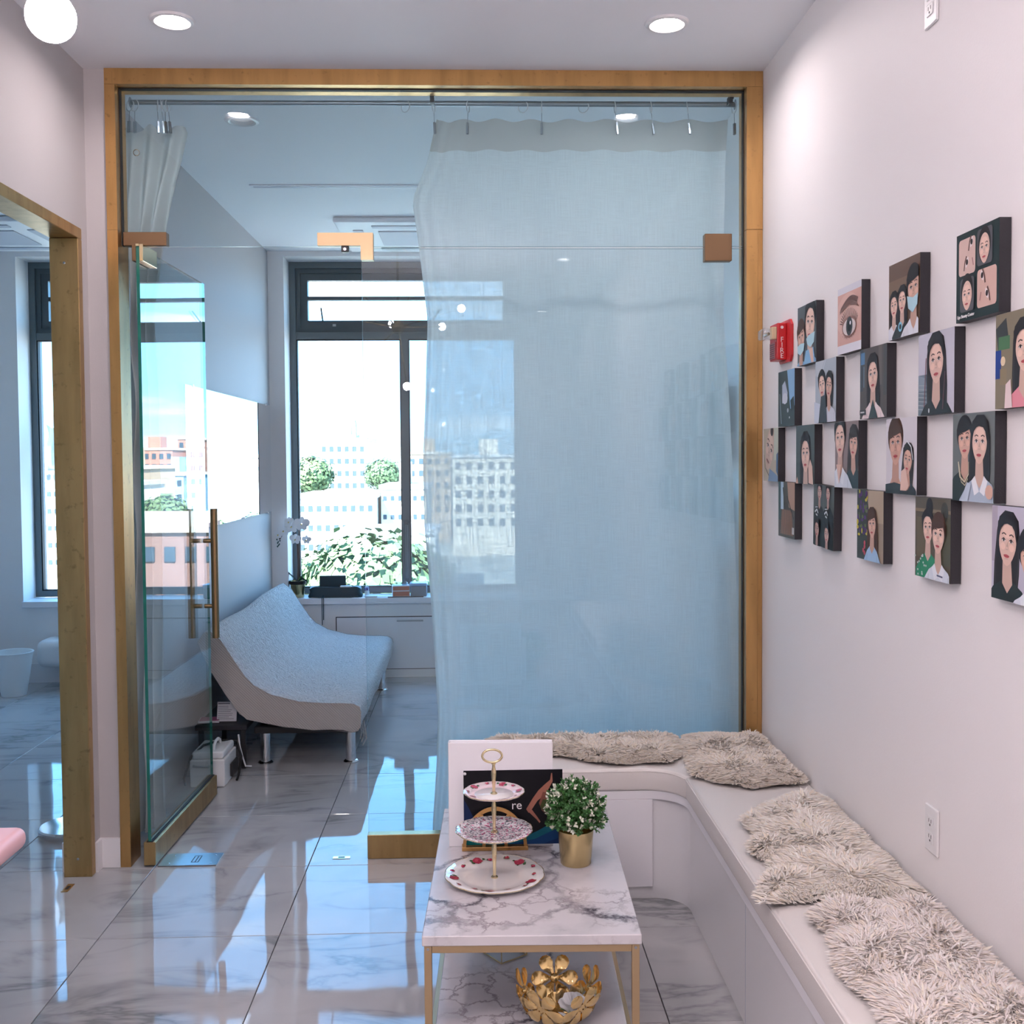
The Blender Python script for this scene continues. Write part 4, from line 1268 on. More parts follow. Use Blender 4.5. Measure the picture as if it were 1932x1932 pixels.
def person(c, x, y, h, skin=SK, hair=HB, top=(.03, .04, .045), tilt=0.0, long=True, fringe=False, collar=None, mask=None, neck=True, wide=1.0, side=0):
    ca, sa = math.cos(tilt), math.sin(tilt)
    def q(u, v): return (x+(u*ca-v*sa)*h, y+(u*sa+v*ca)*h)
    hl = tuple(min(1, k*1.9+.006) for k in hair)
    if long:
        c.poly([q(-.95, .4), q(-.8, 1.0), q(-.35, 1.32), q(.35, 1.32), q(.8, 1.0), q(.98, .3), q(1.05, -1.2), q(.95, -2.5), q(.35, -2.2), q(-.35, -2.2), q(-1.0, -2.6), q(-1.05, -1.0)], hair)
        for k in (-.86, .88):
            c.line([q(k, .5), q(k*1.08, -.8), q(k*1.02, -2.2)], .06*h, hl)
    else:
        c.ell(*q(0, .35), .92*h, .98*h, hair, 24, rot=tilt)
    c.poly([(x-2.1*h*wide, -1), (x-2.05*h*wide, y-2.75*h), (x-1.2*h*wide, y-1.95*h), (x-.4*h, y-1.6*h), (x+.4*h, y-1.6*h), (x+1.2*h*wide, y-1.95*h), (x+2.05*h*wide, y-2.75*h), (x+2.1*h*wide, -1)], top)
    sh = tuple(k*.75 for k in top)
    c.line([(x-1.25*h*wide, y-2.2*h), (x-1.35*h*wide, y-4*h)], .07*h, sh)
    c.line([(x+1.2*h*wide, y-2.2*h), (x+1.3*h*wide, y-4*h)], .07*h, sh)
    if neck:
        dk = tuple(k*.82 for k in skin)
        c.poly([q(-.34, -.6), q(.34, -.6), (x+.42*h, y-1.75*h), (x, y-2.15*h), (x-.42*h, y-1.75*h)], dk)
    if collar:
        c.poly([(x-.45*h, y-1.55*h), (x-.02*h, y-2.3*h), (x-.5*h, y-2.5*h), (x-.8*h, y-1.8*h)], collar)
        c.poly([(x+.45*h, y-1.55*h), (x+.02*h, y-2.3*h), (x+.5*h, y-2.5*h), (x+.8*h, y-1.8*h)], collar)
    face(c, x, y, h, skin, tilt, mask=mask)
    if fringe:
        c.poly([q(-.80, .05), q(-.84, .6), q(-.5, 1.08), q(.3, 1.12), q(.8, .7), q(.82, .1), q(.62, .52), q(.1, .42), q(-.4, .38), q(-.62, .25)], hair)
    else:
        c.poly([q(-.84, .50), q(-.5, .70), q(-.05, .79), q(.45, .72), q(.84, .50), q(.84, .8), q(.5, 1.12), q(-.5, 1.12), q(-.84, .8)], hair)
        c.poly([q(-.76, .1), q(-.84, .6), q(-.45, 1.08), q(.05, 1.02), q(-.2, .82), q(-.55, .55)], hair)
        c.poly([q(.76, .1), q(.84, .6), q(.45, 1.08), q(-.02, 1.02), q(.25, .82), q(.57, .55)], hair)
    return c
LB_, WH = (.42, .60, .78), (.72, .74, .80)
MASK = (.45, .68, .76)
def pA(c):
    c.rect(0, 0, 1, 1, (.10, .12, .13))
    person(c, .68, .66, .33, SK2, HB, LB_, -.12, mask=None, long=False)
    c.poly([(.50, .42), (.62, .47), (.95, .5), (.9, .33), (.72, .26), (.56, .32)], MASK)
    person(c, .22, .47, .25, SK, HBR, (.22, .42, .62), .1, long=False, fringe=True)
    c.poly([(.03, .33), (.2, .37), (.42, .36), (.38, .24), (.2, .17), (.06, .22)], MASK)
    c.poly([(.4, 0), (.5, .22), (.9, .25), (1, 0)], (.25, .47, .70))
    c.poly([(.66, .24), (.80, 0), (.92, 0), (.86, .24)], SK2)
def pB(c):
    c.rect(0, 0, 1, 1, (.74, .74, .80))
    c.rect(0, .13, 1, .90, (.66, .40, .34))
    c.ell(.45, .56, .5, .33, (.72, .47, .40))
    for k in range(30):
        a = k/29
        c.line([(.10+.72*a, .63+.13*math.sin(a*2.6)), (.16+.72*a, .70+.13*math.sin(a*2.6))], .018, (.16, .085, .07))
    c.poly([(.10, .60), (.3, .72), (.55, .77), (.8, .72), (.93, .62), (.78, .665), (.52, .70), (.3, .66)], (.19, .105, .085))
    c.ell(.52, .38, .30, .155, (.30, .16, .13))
    c.ell(.52, .375, .27, .125, (.70, .62, .60))
    c.ell(.53, .385, .135, .14, (.05, .055, .06)); c.ell(.53, .385, .075, .08, (.005, .005, .006)); c.ell(.57, .43, .03, .03, (.8, .8, .85), 10)
    for k in range(16):
        a = math.radians(20+k*9.2)
        c.line([(.52+.29*math.cos(a), .385+.15*math.sin(a)), (.52+.40*math.cos(a+.1), .385+.27*math.sin(a+.1))], .012, (.03, .02, .02))
    for k in range(9):
        a = math.radians(205+k*15)
        c.line([(.52+.28*math.cos(a), .37+.13*math.sin(a)), (.52+.33*math.cos(a), .37+.19*math.sin(a))], .008, (.12, .06, .05))
def pC(c):
    c.rect(0, 0, 1, 1, (.13, .085, .06)); c.rect(0, .55, 1, .78, (.20, .135, .09)); c.rect(0, .78, 1, 1, (.15, .095, .068))
    person(c, .18, .44, .155, SK2, HB, WH, .05)
    person(c, .47, .47, .16, SK2, HB, (.035, .04, .045), .0)
    c.ell(.43, .14, .065, .065, (.25, .55, .70)); c.ell(.43, .14, .035, .035, (.035, .04, .045))
    person(c, .85, .58, .24, SK, HB, WH, .05, long=False, fringe=True, collar=(.78, .80, .86))
    c.poly([(.66, .50), (.85, .46), (1.0, .50), (.98, .36), (.84, .27), (.70, .34)], MASK)
def pD(c):
    c.rect(0, 0, 1, 1, (.018, .032, .033))
    def rr_(x0, y0, x1, y1, colr):
        r = .045; pts = []
        for cx_, cy2, a0 in ((x1-r, y1-r, 0), (x0+r, y1-r, 90), (x0+r, y0+r, 180), (x1-r, y0+r, 270)):
            pts += [(cx_+r*math.cos(math.radians(a0+k*22.5)), cy2+r*math.sin(math.radians(a0+k*22.5))) for k in range(5)]
        c.poly(pts, colr)
    rr_(.06, .52, .46, .93, (.68, .50, .44)); rr_(.51, .10, .95, .52, (.66, .45, .38))
    for (x0, y0, flip) in ((.06, .52, 1), (.51, .10, -1)):
        for fx, fy in ((.20, .14), (.31, .35)):
            ex, ey = x0+(fx if flip > 0 else .43-fx), y0+fy
            c.ell(ex, ey, .065, .03, (.78, .70, .68), 12, rot=1.1*flip); c.ell(ex, ey, .028, .034, (.03, .02, .02), 10)
            c.line([(ex-.07*flip, ey-.09), (ex-.05*flip, ey), (ex-.01*flip, ey+.07)], .025, (.14, .08, .07))
        c.line([(x0+.36 if flip > 0 else x0+.07, y0+.08), (x0+.33 if flip > 0 else x0+.10, y0+.17)], .02, (.40, .22, .2))
    rr_(.51, .56, .86, .96, (.10, .10, .11)); c.ell(.68, .78, .145, .2, HB); face(c, .68, .74, .165, SK2)
    rr_(.12, .10, .46, .48, (.10, .10, .11)); c.ell(.29, .33, .145, .2, HB); face(c, .29, .28, .165, SK2)
def pE(c):
    c.rect(0, 0, 1, 1, (.045, .065, .065)); c.poly([(.55, 1), (1, 1), (1, .35), (.75, .3)], (.25, .45, .68))
    c.poly([(.25, .75), (.42, .82), (.58, .6), (.55, .42), (.25, .42)], (.45, .50, .60)); c.ell(.42, .5, .16, .1, (.60, .62, .68))
    c.poly([(.75, .45), (.95, .52), (1, .3), (.8, .25)], (.03, .045, .05)); c.line([(.1, .6), (.2, .05)], .03, (.3, .4, .45)); c.ell(.6, .28, .05, .04, (.4, .42, .45)); c.ell(.7, .15, .02, .02, (.8, .8, .8))
def pF(c):
    c.rect(0, 0, 1, 1, (.42, .48, .54)); c.poly([(0, 1), (.45, 1), (.2, .72), (0, .78)], (.52, .57, .62))
    c.line([(.5, 1), (.32, .78)], .02, (.6, .64, .7))
    person(c, .33, .60, .2, SK2, HB, (.045, .06, .065), .12, long=False); person(c, .70, .56, .19, SK, HB, (.62, .66, .74), -.15)
    c.poly([(.25, 0), (.33, .42), (.55, .44), (.62, 0)], (.05, .065, .075)); c.poly([(0, 0), (0, .35), (.3, .3), (.22, 0)], (.60, .66, .76))
def pG(c):
    c.rect(0, 0, 1, 1, (.10, .09, .085)); c.rect(0, .4, .12, 1, (.06, .075, .09)); c.rect(.03, .78, .18, .95, (.10, .22, .38)); c.line([(.15, .75), (.15, .45)], .025, (.16, .25, .33))
    c.rect(.70, .45, .82, 1, (.14, .12, .11)); c.rect(.88, .3, 1, 1, (.075, .08, .08))
    person(c, .50, .60, .24, SK2, HB, (.78, .66, .65), .05, collar=(.82, .72, .72)); c.poly([(.36, 0), (.52, .26), (.70, 0)], (.045, .07, .07)); c.rect(.02, .06, .26, .13, (.05, .055, .06)); c.rect(.05, .085, .2, .105, (.6, .6, .6))
def pH(c):
    c.rect(0, 0, 1, 1, (.55, .55, .63)); c.rect(0, 0, .4, .5, (.16, .21, .25)); c.poly([(0, .5), (.2, .46), (.3, .3), (0, .3)], (.24, .30, .36))
    for k in range(7):
        c.line([(.0, .08+k*.05), (.25, .06+k*.05)], .012, (.33, .38, .42))
    person(c, .52, .64, .27, SK2, HB, (.025, .032, .036), .05, wide=1.0); c.line([(.25, .7), (.2, .1)], .02, (.20, .08, .09)); c.line([(.78, .5), (.72, .05)], .02, (.14, .07, .08)); c.ell(.34, .05, .02, .03, (.6, .65, .68), 8)
def pI(c):
    c.rect(0, 0, 1, 1, (.22, .19, .13)); c.poly([(0, .85), (.22, .95), (.28, .7), (.05, .62)], (.045, .05, .05)); c.rect(.06, .62, .3, .76, (.07, .17, .08)); c.rect(0, .32, .12, .62, (.02, .05, .25)); c.ell(.16, .5, .05, .05, (.75, .6, .4)); c.rect(.1, .25, .24, .42, (.25, .2, .12))
    person(c, .60, .60, .24, SK2, HB, (.72, .28, .33), .03, wide=.9); c.poly([(.22, 0), (.24, .25), (.34, .3), (.38, 0)], (.75, .62, .60))
def pJ(c):
    c.rect(0, 0, 1, 1, (.50, .44, .34)); c.rect(.72, .4, 1, 1, (.52, .55, .45)); face(c, .42, .60, .42, (.62, .46, .38), -.45, mouth=(.30, .16, .15), w=.62)
    c.line([(.05, .5), (.15, .25), (.4, .1)], .02, (.12, .10, .08)); c.poly([(.35, 0), (.45, .24), (1, .1), (1, 0)], (.20, .30, .44)); c.poly([(.9, .5), (1, .55), (1, .1), (.88, .2)], (.08, .15, .26)); c.ell(.60, .95, .1, .1, (.06, .05, .05), 12)
def pK(c):
    c.rect(0, 0, 1, 1, (.075, .10, .10)); person(c, .53, .50, .30, SK2, HB, (.03, .045, .045), .02); c.poly([(.72, .02), (.70, .3), (.80, .42), (.92, .30), (.96, 0)], SK2); c.poly([(0, 0), (.1, .12), (.16, 0)], SK)
def pL(c):
    c.rect(0, 0, 1, 1, (.25, .20, .20)); person(c, .80, .66, .22, SK, (.045, .04, .042), (.035, .06, .07), -.1, fringe=True); person(c, .24, .74, .28, SK2, HB, (.66, .72, .80), .05, long=False, collar=(.75, .80, .86)); c.poly([(.1, .35), (.32, .35), (.22, .05)], SK2)
def pM(c):
    c.rect(0, 0, 1, 1, (.66, .64, .68)); person(c, .32, .66, .28, (.60, .36, .28), HBR, (.60, .36, .28), .03, long=False, fringe=True, wide=.6); c.poly([(0, 0), (0, .12), (.3, .15), (.62, .12), (.62, 0)], (.035, .05, .055)); person(c, .74, .44, .18, SK, (.03, .028, .03), (.03, .04, .05), -.15); c.poly([(.52, .05), (.55, .3), (.68, .35), (.80, .12), (.72, .05)], SK2); c.line([(.72, .70), (.86, .62), (.92, .45)], .02, (.75, .78, .8))
def pN(c):
    c.rect(0, 0, 1, 1, (.15, .17, .17)); person(c, .30, .70, .215, SK, HB, (.025, .035, .035), .05, long=False, fringe=True); c.line([(.16, .45), (.2, .28), (.32, .22), (.42, .32), (.42, .45)], .022, (.62, .56, .40)); c.line([(.18, .42), (.24, .22), (.33, .18), (.4, .26)], .014, (.5, .45, .32))
    person(c, .68, .66, .235, SK2, HB, (.42, .50, .60), -.04, collar=(.8, .82, .86)); c.poly([(.25, 0), (.4, .22), (.5, .2), (.42, 0)], (.50, .58, .68)); c.ell(.92, .12, .09, .08, SK, 12)
def pO(c):
    c.rect(0, 0, 1, 1, (.10, .10, .09)); c.rect(0, .3, .15, 1, (.05, .10, .10)); c.rect(.15, .5, .32, 1, (.45, .58, .68)); c.poly([(.55, 1), (1, 1), (1, .5), (.65, .55)], (.42, .27, .20))
    for k in range(10):
        c.poly([(.15+.08*k, .05), (.19+.08*k, .05), (.28+.06*k, .5), (.25+.06*k, .5)], (.36, .19, .12))
    c.line([(.3, .9), (.42, .5)], .04, (.05, .06, .06)); c.line([(.55, .75), (.95, .35)], .03, (.04, .04, .04)); c.rect(.85, .08, .97, .2, (.6, .6, .6))
def pP(c):
    c.rect(0, 0, 1, 1, (.09, .11, .11)); c.line([(.5, 0), (.5, 1)], .012, (.16, .17, .17)); c.line([(0, .45), (1, .45)], .012, (.16, .17, .17))
    for x, y, h in ((.30, .88, .13), (.74, .88, .12), (.24, .27, .14), (.74, .23, .14)):
        person(c, x, y, h, (.55, .36, .31), HB, (.02, .025, .028), 0, long=False)
    for x in (.25, .72):
        c.line([(x-.08, .55), (x+.02, .60), (x+.08, .54)], .03, (.65, .7, .72)); c.line([(x-.03, .52), (x+.05, .50)], .025, (.65, .7, .72)); c.line([(x-.06, .63), (x+.06, .64)], .015, (.6, .65, .68))
def pQ(c):
    c.rect(0, 0, 1, 1, (.32, .26, .20)); c.rect(.45, .55, 1, 1, (.42, .34, .25)); c.poly([(0, 0), (0, 1), (.35, 1), (.5, .62), (.4, 0)], (.05, .065, .06))
    g = random.Random(4)
    for k in range(46):
        cc = ((.55, .48, .06), (.10, .045, .17), (.12, .16, .07), (.10, .045, .17))[k % 4]
        c.ell(g.uniform(.02, .42), g.uniform(.35, .98), g.uniform(.02, .05), g.uniform(.02, .045), cc, 8)
    for k in range(4):
        c.ell(g.uniform(.12, .36), g.uniform(.05, .3), .035, .035, (.50, .08, .12), 8)
    person(c, .62, .52, .19, SK, HBR, (.36, .55, .78), .06, fringe=True, wide=.8)
def pR(c):
    c.rect(0, 0, 1, 1, (.10, .085, .06)); c.rect(.05, .25, .30, .75, (.13, .11, .07)); c.rect(0, .82, 1, .86, (.22, .17, .11)); c.rect(.75, .2, 1, .8, (.09, .09, .06))
    c.ell(.42, .88, .1, .12, HB); c.ell(.84, .84, .1, .12, (.05, .05, .04))
    person(c, .38, .62, .19, SK2, HB, (.035, .26, .14), .05, long=False, wide=.9)
    g = random.Random(3)
    for k in range(16):
        c.ell(g.uniform(.02, .35), g.uniform(.02, .3), .02, .014, (.5, .6, .55), 7)
    person(c, .70, .55, .22, SK2, HBR, (.66, .72, .80), -.06, long=False, fringe=True, collar=(.78, .82, .88)); c.line([(.68, .07), (.84, .06)], .02, (.1, .12, .2))
def pS(c):
    c.rect(0, 0, 1, 1, (.52, .50, .60)); c.rect(0, .4, .12, 1, (.42, .38, .45)); person(c, .34, .62, .25, SK2, HB, (.025, .035, .035), -.08); person(c, .80, .50, .24, SK, HB, (.68, .72, .80), .1, collar=(.78, .82, .88), long=False, fringe=True)
TILES = [  # far edge y, top z, painter, what it shows
    (3.582, 2.090, pA, 'photo tile of two people with lowered face masks, next to the fire alarm'),
    (3.182, 2.089, pB, 'photo tile of a large close-up eye with white borders'),
    (2.784, 2.088, pC, 'photo tile of three people, one with a pale blue mask, on a brown background'),
    (2.389, 2.084, pD, 'dark photo tile with four rounded pictures of faces and eyes'),
    (3.812, 1.891, pE, 'photo tile of a dim interior with a patch of blue'),
    (3.391, 1.890, pF, 'photo tile of two people leaning heads on a pale grey background'),
    (2.992, 1.888, pG, 'photo tile of a person in a pale pink shirt over a dark top'),
    (2.593, 1.882, pH, 'photo tile of a person with long dark hair and a black jacket'),
    (2.203, 1.880, pI, 'photo tile of a person in a pink top'),
    (4.008, 1.692, pJ, 'photo tile of a tilted close-up face at the edge of the brass frame'),
    (3.596, 1.691, pK, 'photo tile of a person resting the chin on a hand, dark green background'),
    (3.200, 1.689, pL, 'photo tile of a person in a white robe beside one in black'),
    (2.796, 1.684, pM, 'photo tile of a person with bare shoulders beside a smaller one hiding the mouth'),
    (2.400, 1.680, pN, 'photo tile of one person with a necklace and one in a pale blue sweater'),
    (3.807, 1.496, pO, 'photo tile of an empty terrace with reddish floor boards'),
    (3.410, 1.494, pP, 'slightly crooked photo tile of four small portraits in dark hoodies'),
    (3.010, 1.490, pQ, 'photo tile of a person in light blue beside yellow and purple flowers'),
    (2.605, 1.484, pR, 'photo tile of two people, one in green and one in a white coat'),
    (2.211, 1.480, pS, 'photo tile of a person in black leaning on one in a white coat'),
]
S_ = .197
for yf, zt, fn, lab in TILES:
    o = empty('photo_tile', (R, yf-S_/2, zt-S_), label=lab, cat='picture', group='photo tiles on the right wall')
    MB().box(R-.0265, R-.0015, yf-S_, yf, zt-S_, zt).build('backing_board', M['black'], o)
    c = Canvas()
    fn(c)
    c.mesh(lambda u, v, e: (R-.0266-e, yf-u*S_, zt-S_+v*S_)).build('photo_print', M['print'], o)
    if fn is pD:
        lettering('Lips Beauty Center', .0105, M['redtext'], o, (R-.0325, yf-.30*S_, zt-S_+.05*S_), (0, -1, 0), (0, 0, 1))
    if fn is pP:
        o.rotation_euler = (.035, 0, 0)

# ------------------------------------------------------------------ fire alarm, outlets
fa = empty('fire_alarm', (R, 3.79, 1.93), label='red fire alarm with strobe on the right wall beside the first photo tile', cat='fire alarm')
yz = [(3.875, 1.945), (3.855, 1.925), (3.735, 1.925), (3.715, 1.945), (3.715, 2.055), (3.735, 2.075), (3.855, 2.075), (3.875, 2.055)]
MB().prism(yz, R-.009, R-.001, 'x').build('wall_plate', M['red'], fa)
MB().rbox(R-.043, R-.0092, 3.770, 3.866, 1.934, 2.066, .003, 2).build('body', M['red'], fa)
MB().rbox(R-.0465, R-.0432, 3.788, 3.856, 1.940, 2.000, .001, 1).build('horn_grille', mat('red_grille', (.40, .10, .11), .5), fa)
for k in range(7):
    MB().box(R-.0472, R-.0466, 3.792, 3.852, 1.944+k*.0076, 1.9465+k*.0076).build('grille_slot', M['plasticd'], fa)
lens = MB().rbox(R-.088, R-.0435, 3.800, 3.872, 2.010, 2.052, .010, 3).build('strobe_lens', glass_mat('strobe_clear', (.88, .90, .92), .1), fa, smooth=True)
MB().tube([(R-.064, 3.81, 2.031), (R-.064, 3.86, 2.031)], .006, 10).build('flash_tube', M['chrome'], lens, smooth=True)
MB().rbox(R-.062, R-.0435, 3.772, 3.7985, 2.008, 2.052, .002, 1).build('lens_block', mat('cream_plastic', (.60, .48, .30), .5), fa)
for k, ch_ in enumerate('FIRE'):
    lettering(ch_, .025, M['redtext'], fa, (R-.026, 3.7694, 2.006-k*.0195), (1, 0, 0), (0, 0, 1))
sc_ = MB().lathe([(.0055, 0), (.0055, .0015)], n=10).build('screw', M['plastic'], fa, org=(0, 0, 0))
sc_.rotation_euler = (math.radians(90), 0, 0); sc_.location = (-.026, 3.7698-3.79, 2.05-1.93)
def outlet(y0, z0, label):
    o = empty('wall_outlet', (R, y0, z0), label=label, cat='outlet', group='wall outlets')
    MB().rbox(R-.0075, R-.0005, y0-.0355, y0+.0355, z0-.058, z0+.058, .003, 2).build('cover_plate', M['plastic'], o)
    for dz in (-.0195, .0195):
        f = MB().rbox(R-.0095, R-.0077, y0-.017, y0+.017, z0+dz-.0145, z0+dz+.0145, .0015, 1).build('socket', M['plastic'], o)
        for dy in (-.0065, .0065):
            MB().box(R-.0100, R-.0096, y0+dy-.001, y0+dy+.001, z0+dz-.001, z0+dz+.008).build('slot', M['plasticd'], f)
        MB().box(R-.0100, R-.0096, y0-.0025, y0+.0025, z0+dz-.0095, z0+dz-.0045).build('slot', M['plasticd'], f)
    return o
outlet(2.546, .659, 'white duplex wall outlet above the bench')
outlet(2.585, 2.695, 'white duplex wall outlet high on the right wall near the ceiling')

# ------------------------------------------------------------------ coffee table
TZ = .45
tb = empty('coffee_table', (.134, 2.93, 0), -.028, label='two-tier marble-top coffee table with thin brass frame', cat='coffee table', local=True)
tw, tl_ = .2625, .46
MB().rbox(-tw, tw, -tl_, tl_, TZ-.025, TZ, .002, 1).build('table_top', M['tmarble'], tb)
MB().rbox(-tw+.021, tw-.021, -tl_+.021, tl_-.021, .140, .160, .002, 1).build('lower_shelf', M['tmarble'], tb)
e = .009
for sx in (-1, 1):
    for sy in (-1, 1):
        lg = MB().rbox(sx*(tw-.014)-e, sx*(tw-.014)+e, sy*(tl_-.014)-e, sy*(tl_-.014)+e, .0005, TZ-.0255, .0008, 1).build('leg', M['champagne'], tb)
        if sy < 0:
            s_ = MB().lathe([(.0035, 0), (.0035, .001)], n=10).build('screw', M['steel'], lg, org=(0, 0, 0))
            s_.rotation_euler = (math.radians(90), 0, 0); s_.location = (sx*(tw-.014), sy*(tl_-.014)-e, TZ-.034)
for sy in (-1, 1):
    MB().rbox(-tw+.0235, tw-.0235, sy*(tl_-.014)-e, sy*(tl_-.014)+e, TZ-.0435, TZ-.0255, .0008, 1).build('apron', M['champagne'], tb)
    MB().rbox(-tw+.0235, tw-.0235, sy*(tl_-.014)-e+.001, sy*(tl_-.014)+e-.001, .1215, .1395, .0008, 1).build('shelf_rail', M['champagne'], tb)
for sx in (-1, 1):
    MB().rbox(sx*(tw-.014)-e, sx*(tw-.014)+e, -tl_+.0235, tl_-.0235, TZ-.0435, TZ-.0255, .0008, 1).build('apron', M['champagne'], tb)
    MB().rbox(sx*(tw-.014)-e+.001, sx*(tw-.014)+e-.001, -tl_+.0235, tl_-.0235, .1215, .1395, .0008, 1).build('shelf_rail', M['champagne'], tb)

# ------------------------------------------------------------------ three-tier cake stand
CX, CYs = .038, 2.812
cs = empty('cake_stand', (CX, CYs, TZ), label='three-tier porcelain cake stand with floral plates and gold stem', cat='cake stand')
def scallop(Rp):
    def f(a, r):
        w = max(0, (r/Rp-.72)/.28)
        return 1+.022*w*abs(math.sin(a*7))**.7-.006*w
    return f
def plate(z, Rp, m, deep=.014):
    prof = [(.0005, z-.001), (Rp*.55, z-.001), (Rp*.60, z), (Rp*.985, z+deep-.002), (Rp, z+deep), (Rp*.985, z+deep+.0025), (Rp*.68, z+.0055), (Rp*.63, z+.0032), (Rp*.5, z+.003), (.0005, z+.003)]
    p = MB().lathe(prof, CX, CYs, 84, mod=scallop(Rp)).build('plate', m, cs, smooth='full')
    rim = [(CX+Rp*1.001*scallop(Rp)(a, Rp)*math.cos(a), CYs+Rp*1.001*scallop(Rp)(a, Rp)*math.sin(a), z+deep+.001) for a in [2*math.pi*k/84 for k in range(84)]]
    MB().tube(rim, .0011, 5, closed=True).build('gilt_rim', M['goldpale'], p, smooth=True)
    return p
def rim_z(z, Rp, r, deep=.014):
    t = max(0, (r/Rp-.68)/.305)
    return z+.0055+(deep-.003)*t+.0009
def roses(parent, z, Rp, spec, deep=.014):
    g = random.Random(int(Rp*1000))
    mb = MB()
    lay = 0
    def blob(a, r, da, s, c, n=9, irr=.25):
        nonlocal lay
        lay += 1
        pts = []
        for k in range(n):
            t = 2*math.pi*k/n
            q = s*(1+g.uniform(-irr, irr))
            x = r*math.cos(a)+q*math.cos(t); y = r*math.sin(a)+q*math.sin(t)
            rr2 = min(math.hypot(x, y), Rp*.965); an = math.atan2(y, x)
            pts.append((CX+rr2*math.cos(an), CYs+rr2*math.sin(an), rim_z(z, Rp, rr2, deep)+lay*.000012))
        mb.add(pts, [tuple(range(n))], 0, c)
    for a, r, s in spec:
        r *= Rp
        for k in range(6):
            t = g.uniform(0, 6.28)
            blob(a+1.15*s/r*math.cos(t), r+.9*s*math.sin(t)*.6, 0, s*.30, (.05, .12, .05), 6, .5)
        blob(a, r, 0, s*.85, (.42, .03, .08), 10)
        blob(a+.1*s/r, r+.1*s, 0, s*.55, (.58, .08, .14), 9)
        blob(a-.15*s/r, r-.1*s, 0, s*.28, (.28, .01, .04), 7)
        blob(a+.3*s/r, r+.25*s, 0, s*.2, (.70, .25, .30), 6)
    return tag(mb.build('rose_print', M['glaze'], parent), kind='stuff')
pz = (TZ+.0015, .576, .680)
p1 = plate(pz[0], .133, M['ceramic'])
spec = [(math.radians(a), .82, .0165) for a in (50, 115, 190, 262, 332)]
spec += [(math.radians(a), .80+.08*(k % 2), .0072) for k, a in enumerate(range(0, 360, 24)) if min(abs((a-b+180) % 360-180) for b in (50, 115, 190, 262, 332)) > 11]
roses(p1, pz[0], .133, spec)
p2 = plate(pz[1], .103, M['chintz'], .010)
p3 = plate(pz[2], .081, M['ceramicp'], .010)
MB().lathe([(.0005, pz[2]+.0031), (.052, pz[2]+.0033), (.0525, pz[2]+.0040), (.0005, pz[2]+.0040)], CX, CYs, 48).build('plain_centre', M['ceramic'], p3, smooth='full')
roses(p3, pz[2], .081, [(math.radians(a), .84, .0110) for a in (70, 140, 215, 290, 5)]+[(math.radians(a), .86, .0058) for a in (40, 105, 178, 250, 325)], .010)
for za, zb in ((pz[0]+.003, pz[1]-.001), (pz[1]+.003, pz[2]-.001), (pz[2]+.003, .768)):
    h = zb-za
    MB().lathe([(.0095, za), (.0095, za+.003), (.005, za+.007), (.0042, za+.012), (.0045, za+h*.3), (.0072, za+h*.62), (.0066, za+h*.72), (.0042, zb-.012), (.0042, zb-.005), (.006, zb-.003), (.006, zb)], CX, CYs, 20).build('stem', M['goldpale'], cs, smooth=True)
MB().tube([(CX-.004+.0265*math.cos(a), CYs, .7865+.0175*math.sin(a)) for a in [2*math.pi*k/32 for k in range(32)]], .0032, 10, closed=True).build('ring_handle', M['goldpale'], cs, smooth=True)

# ------------------------------------------------------------------ plant in gold pot
PX_, PY_ = .268, 2.915
pp = empty('potted_plant', (PX_, PY_, TZ), label='small bushy artificial plant with white tips in a gold pot', cat='plant')
MB().lathe([(.041, TZ+.0005), (.043, TZ+.003), (.0505, TZ+.096), (.051, TZ+.098), (.0485, TZ+.098), (.046, TZ+.07), (.0005, TZ+.07)], PX_, PY_, 40).build('pot', M['goldsatin'], pp, smooth=True)
g = random.Random(11)
lv = MB(); stm = MB()
CZ = TZ+.148
for k in range(640):
    # sprigs start low in the pot and end on a rough dome
    a = g.uniform(0, 2*math.pi); ph = math.acos(g.uniform(-.45, 1))
    rad = .088*g.uniform(.72, 1.04)
    d = Vector((math.sin(ph)*math.cos(a), math.sin(ph)*math.sin(a), math.cos(ph)))
    tip = Vector((PX_, PY_, CZ))+Vector((d.x*rad*.98, d.y*rad*.98, d.z*rad*1.05))
    if tip.z < TZ+.085 and math.hypot(tip.x-PX_, tip.y-PY_) < .056:
        tip.z = TZ+.103
    root = Vector((PX_+d.x*.02, PY_+d.y*.02, TZ+.1))
    if k % 3 == 0:
        stm.tube([root, root.lerp(tip, .5)+Vector((0, 0, .006)), tip], .0008, 4)
    white = g.random() < .26
    ax = (tip-root).normalized()*.5+d*.5
    ax.normalize()
    for q in range(11):
        t = g.uniform(.0, .022)
        base = tip-ax*t
        s = g.uniform(.008, .0135)
        rnd = Vector((g.gauss(0, 1), g.gauss(0, 1), g.gauss(0, 1)))
        dirn = (ax*.9+rnd*.62).normalized()
        sd_ = dirn.cross(rnd).normalized()*s*.30
        if white and t < .012:
            w = g.uniform(.62, .88); c = (w, w*1.02, w*.86)
        else:
            w = g.uniform(.5, 1.6); c = (.045*w, .15*w, .040*w)
        if base.z < TZ+.1005 and math.hypot(base.x-PX_, base.y-PY_) < .054:
            base.z = TZ+.101
        e1 = base+dirn*s
        m_ = base+dirn*s*.62
        lv.add([base, m_-sd_, e1, m_+sd_], [(0, 1, 2, 3)], 0, c)
tag(lv.build('foliage', M['leaves'], pp), kind='stuff')
tag(stm.build('twigs', M['leafg'], pp), kind='stuff')

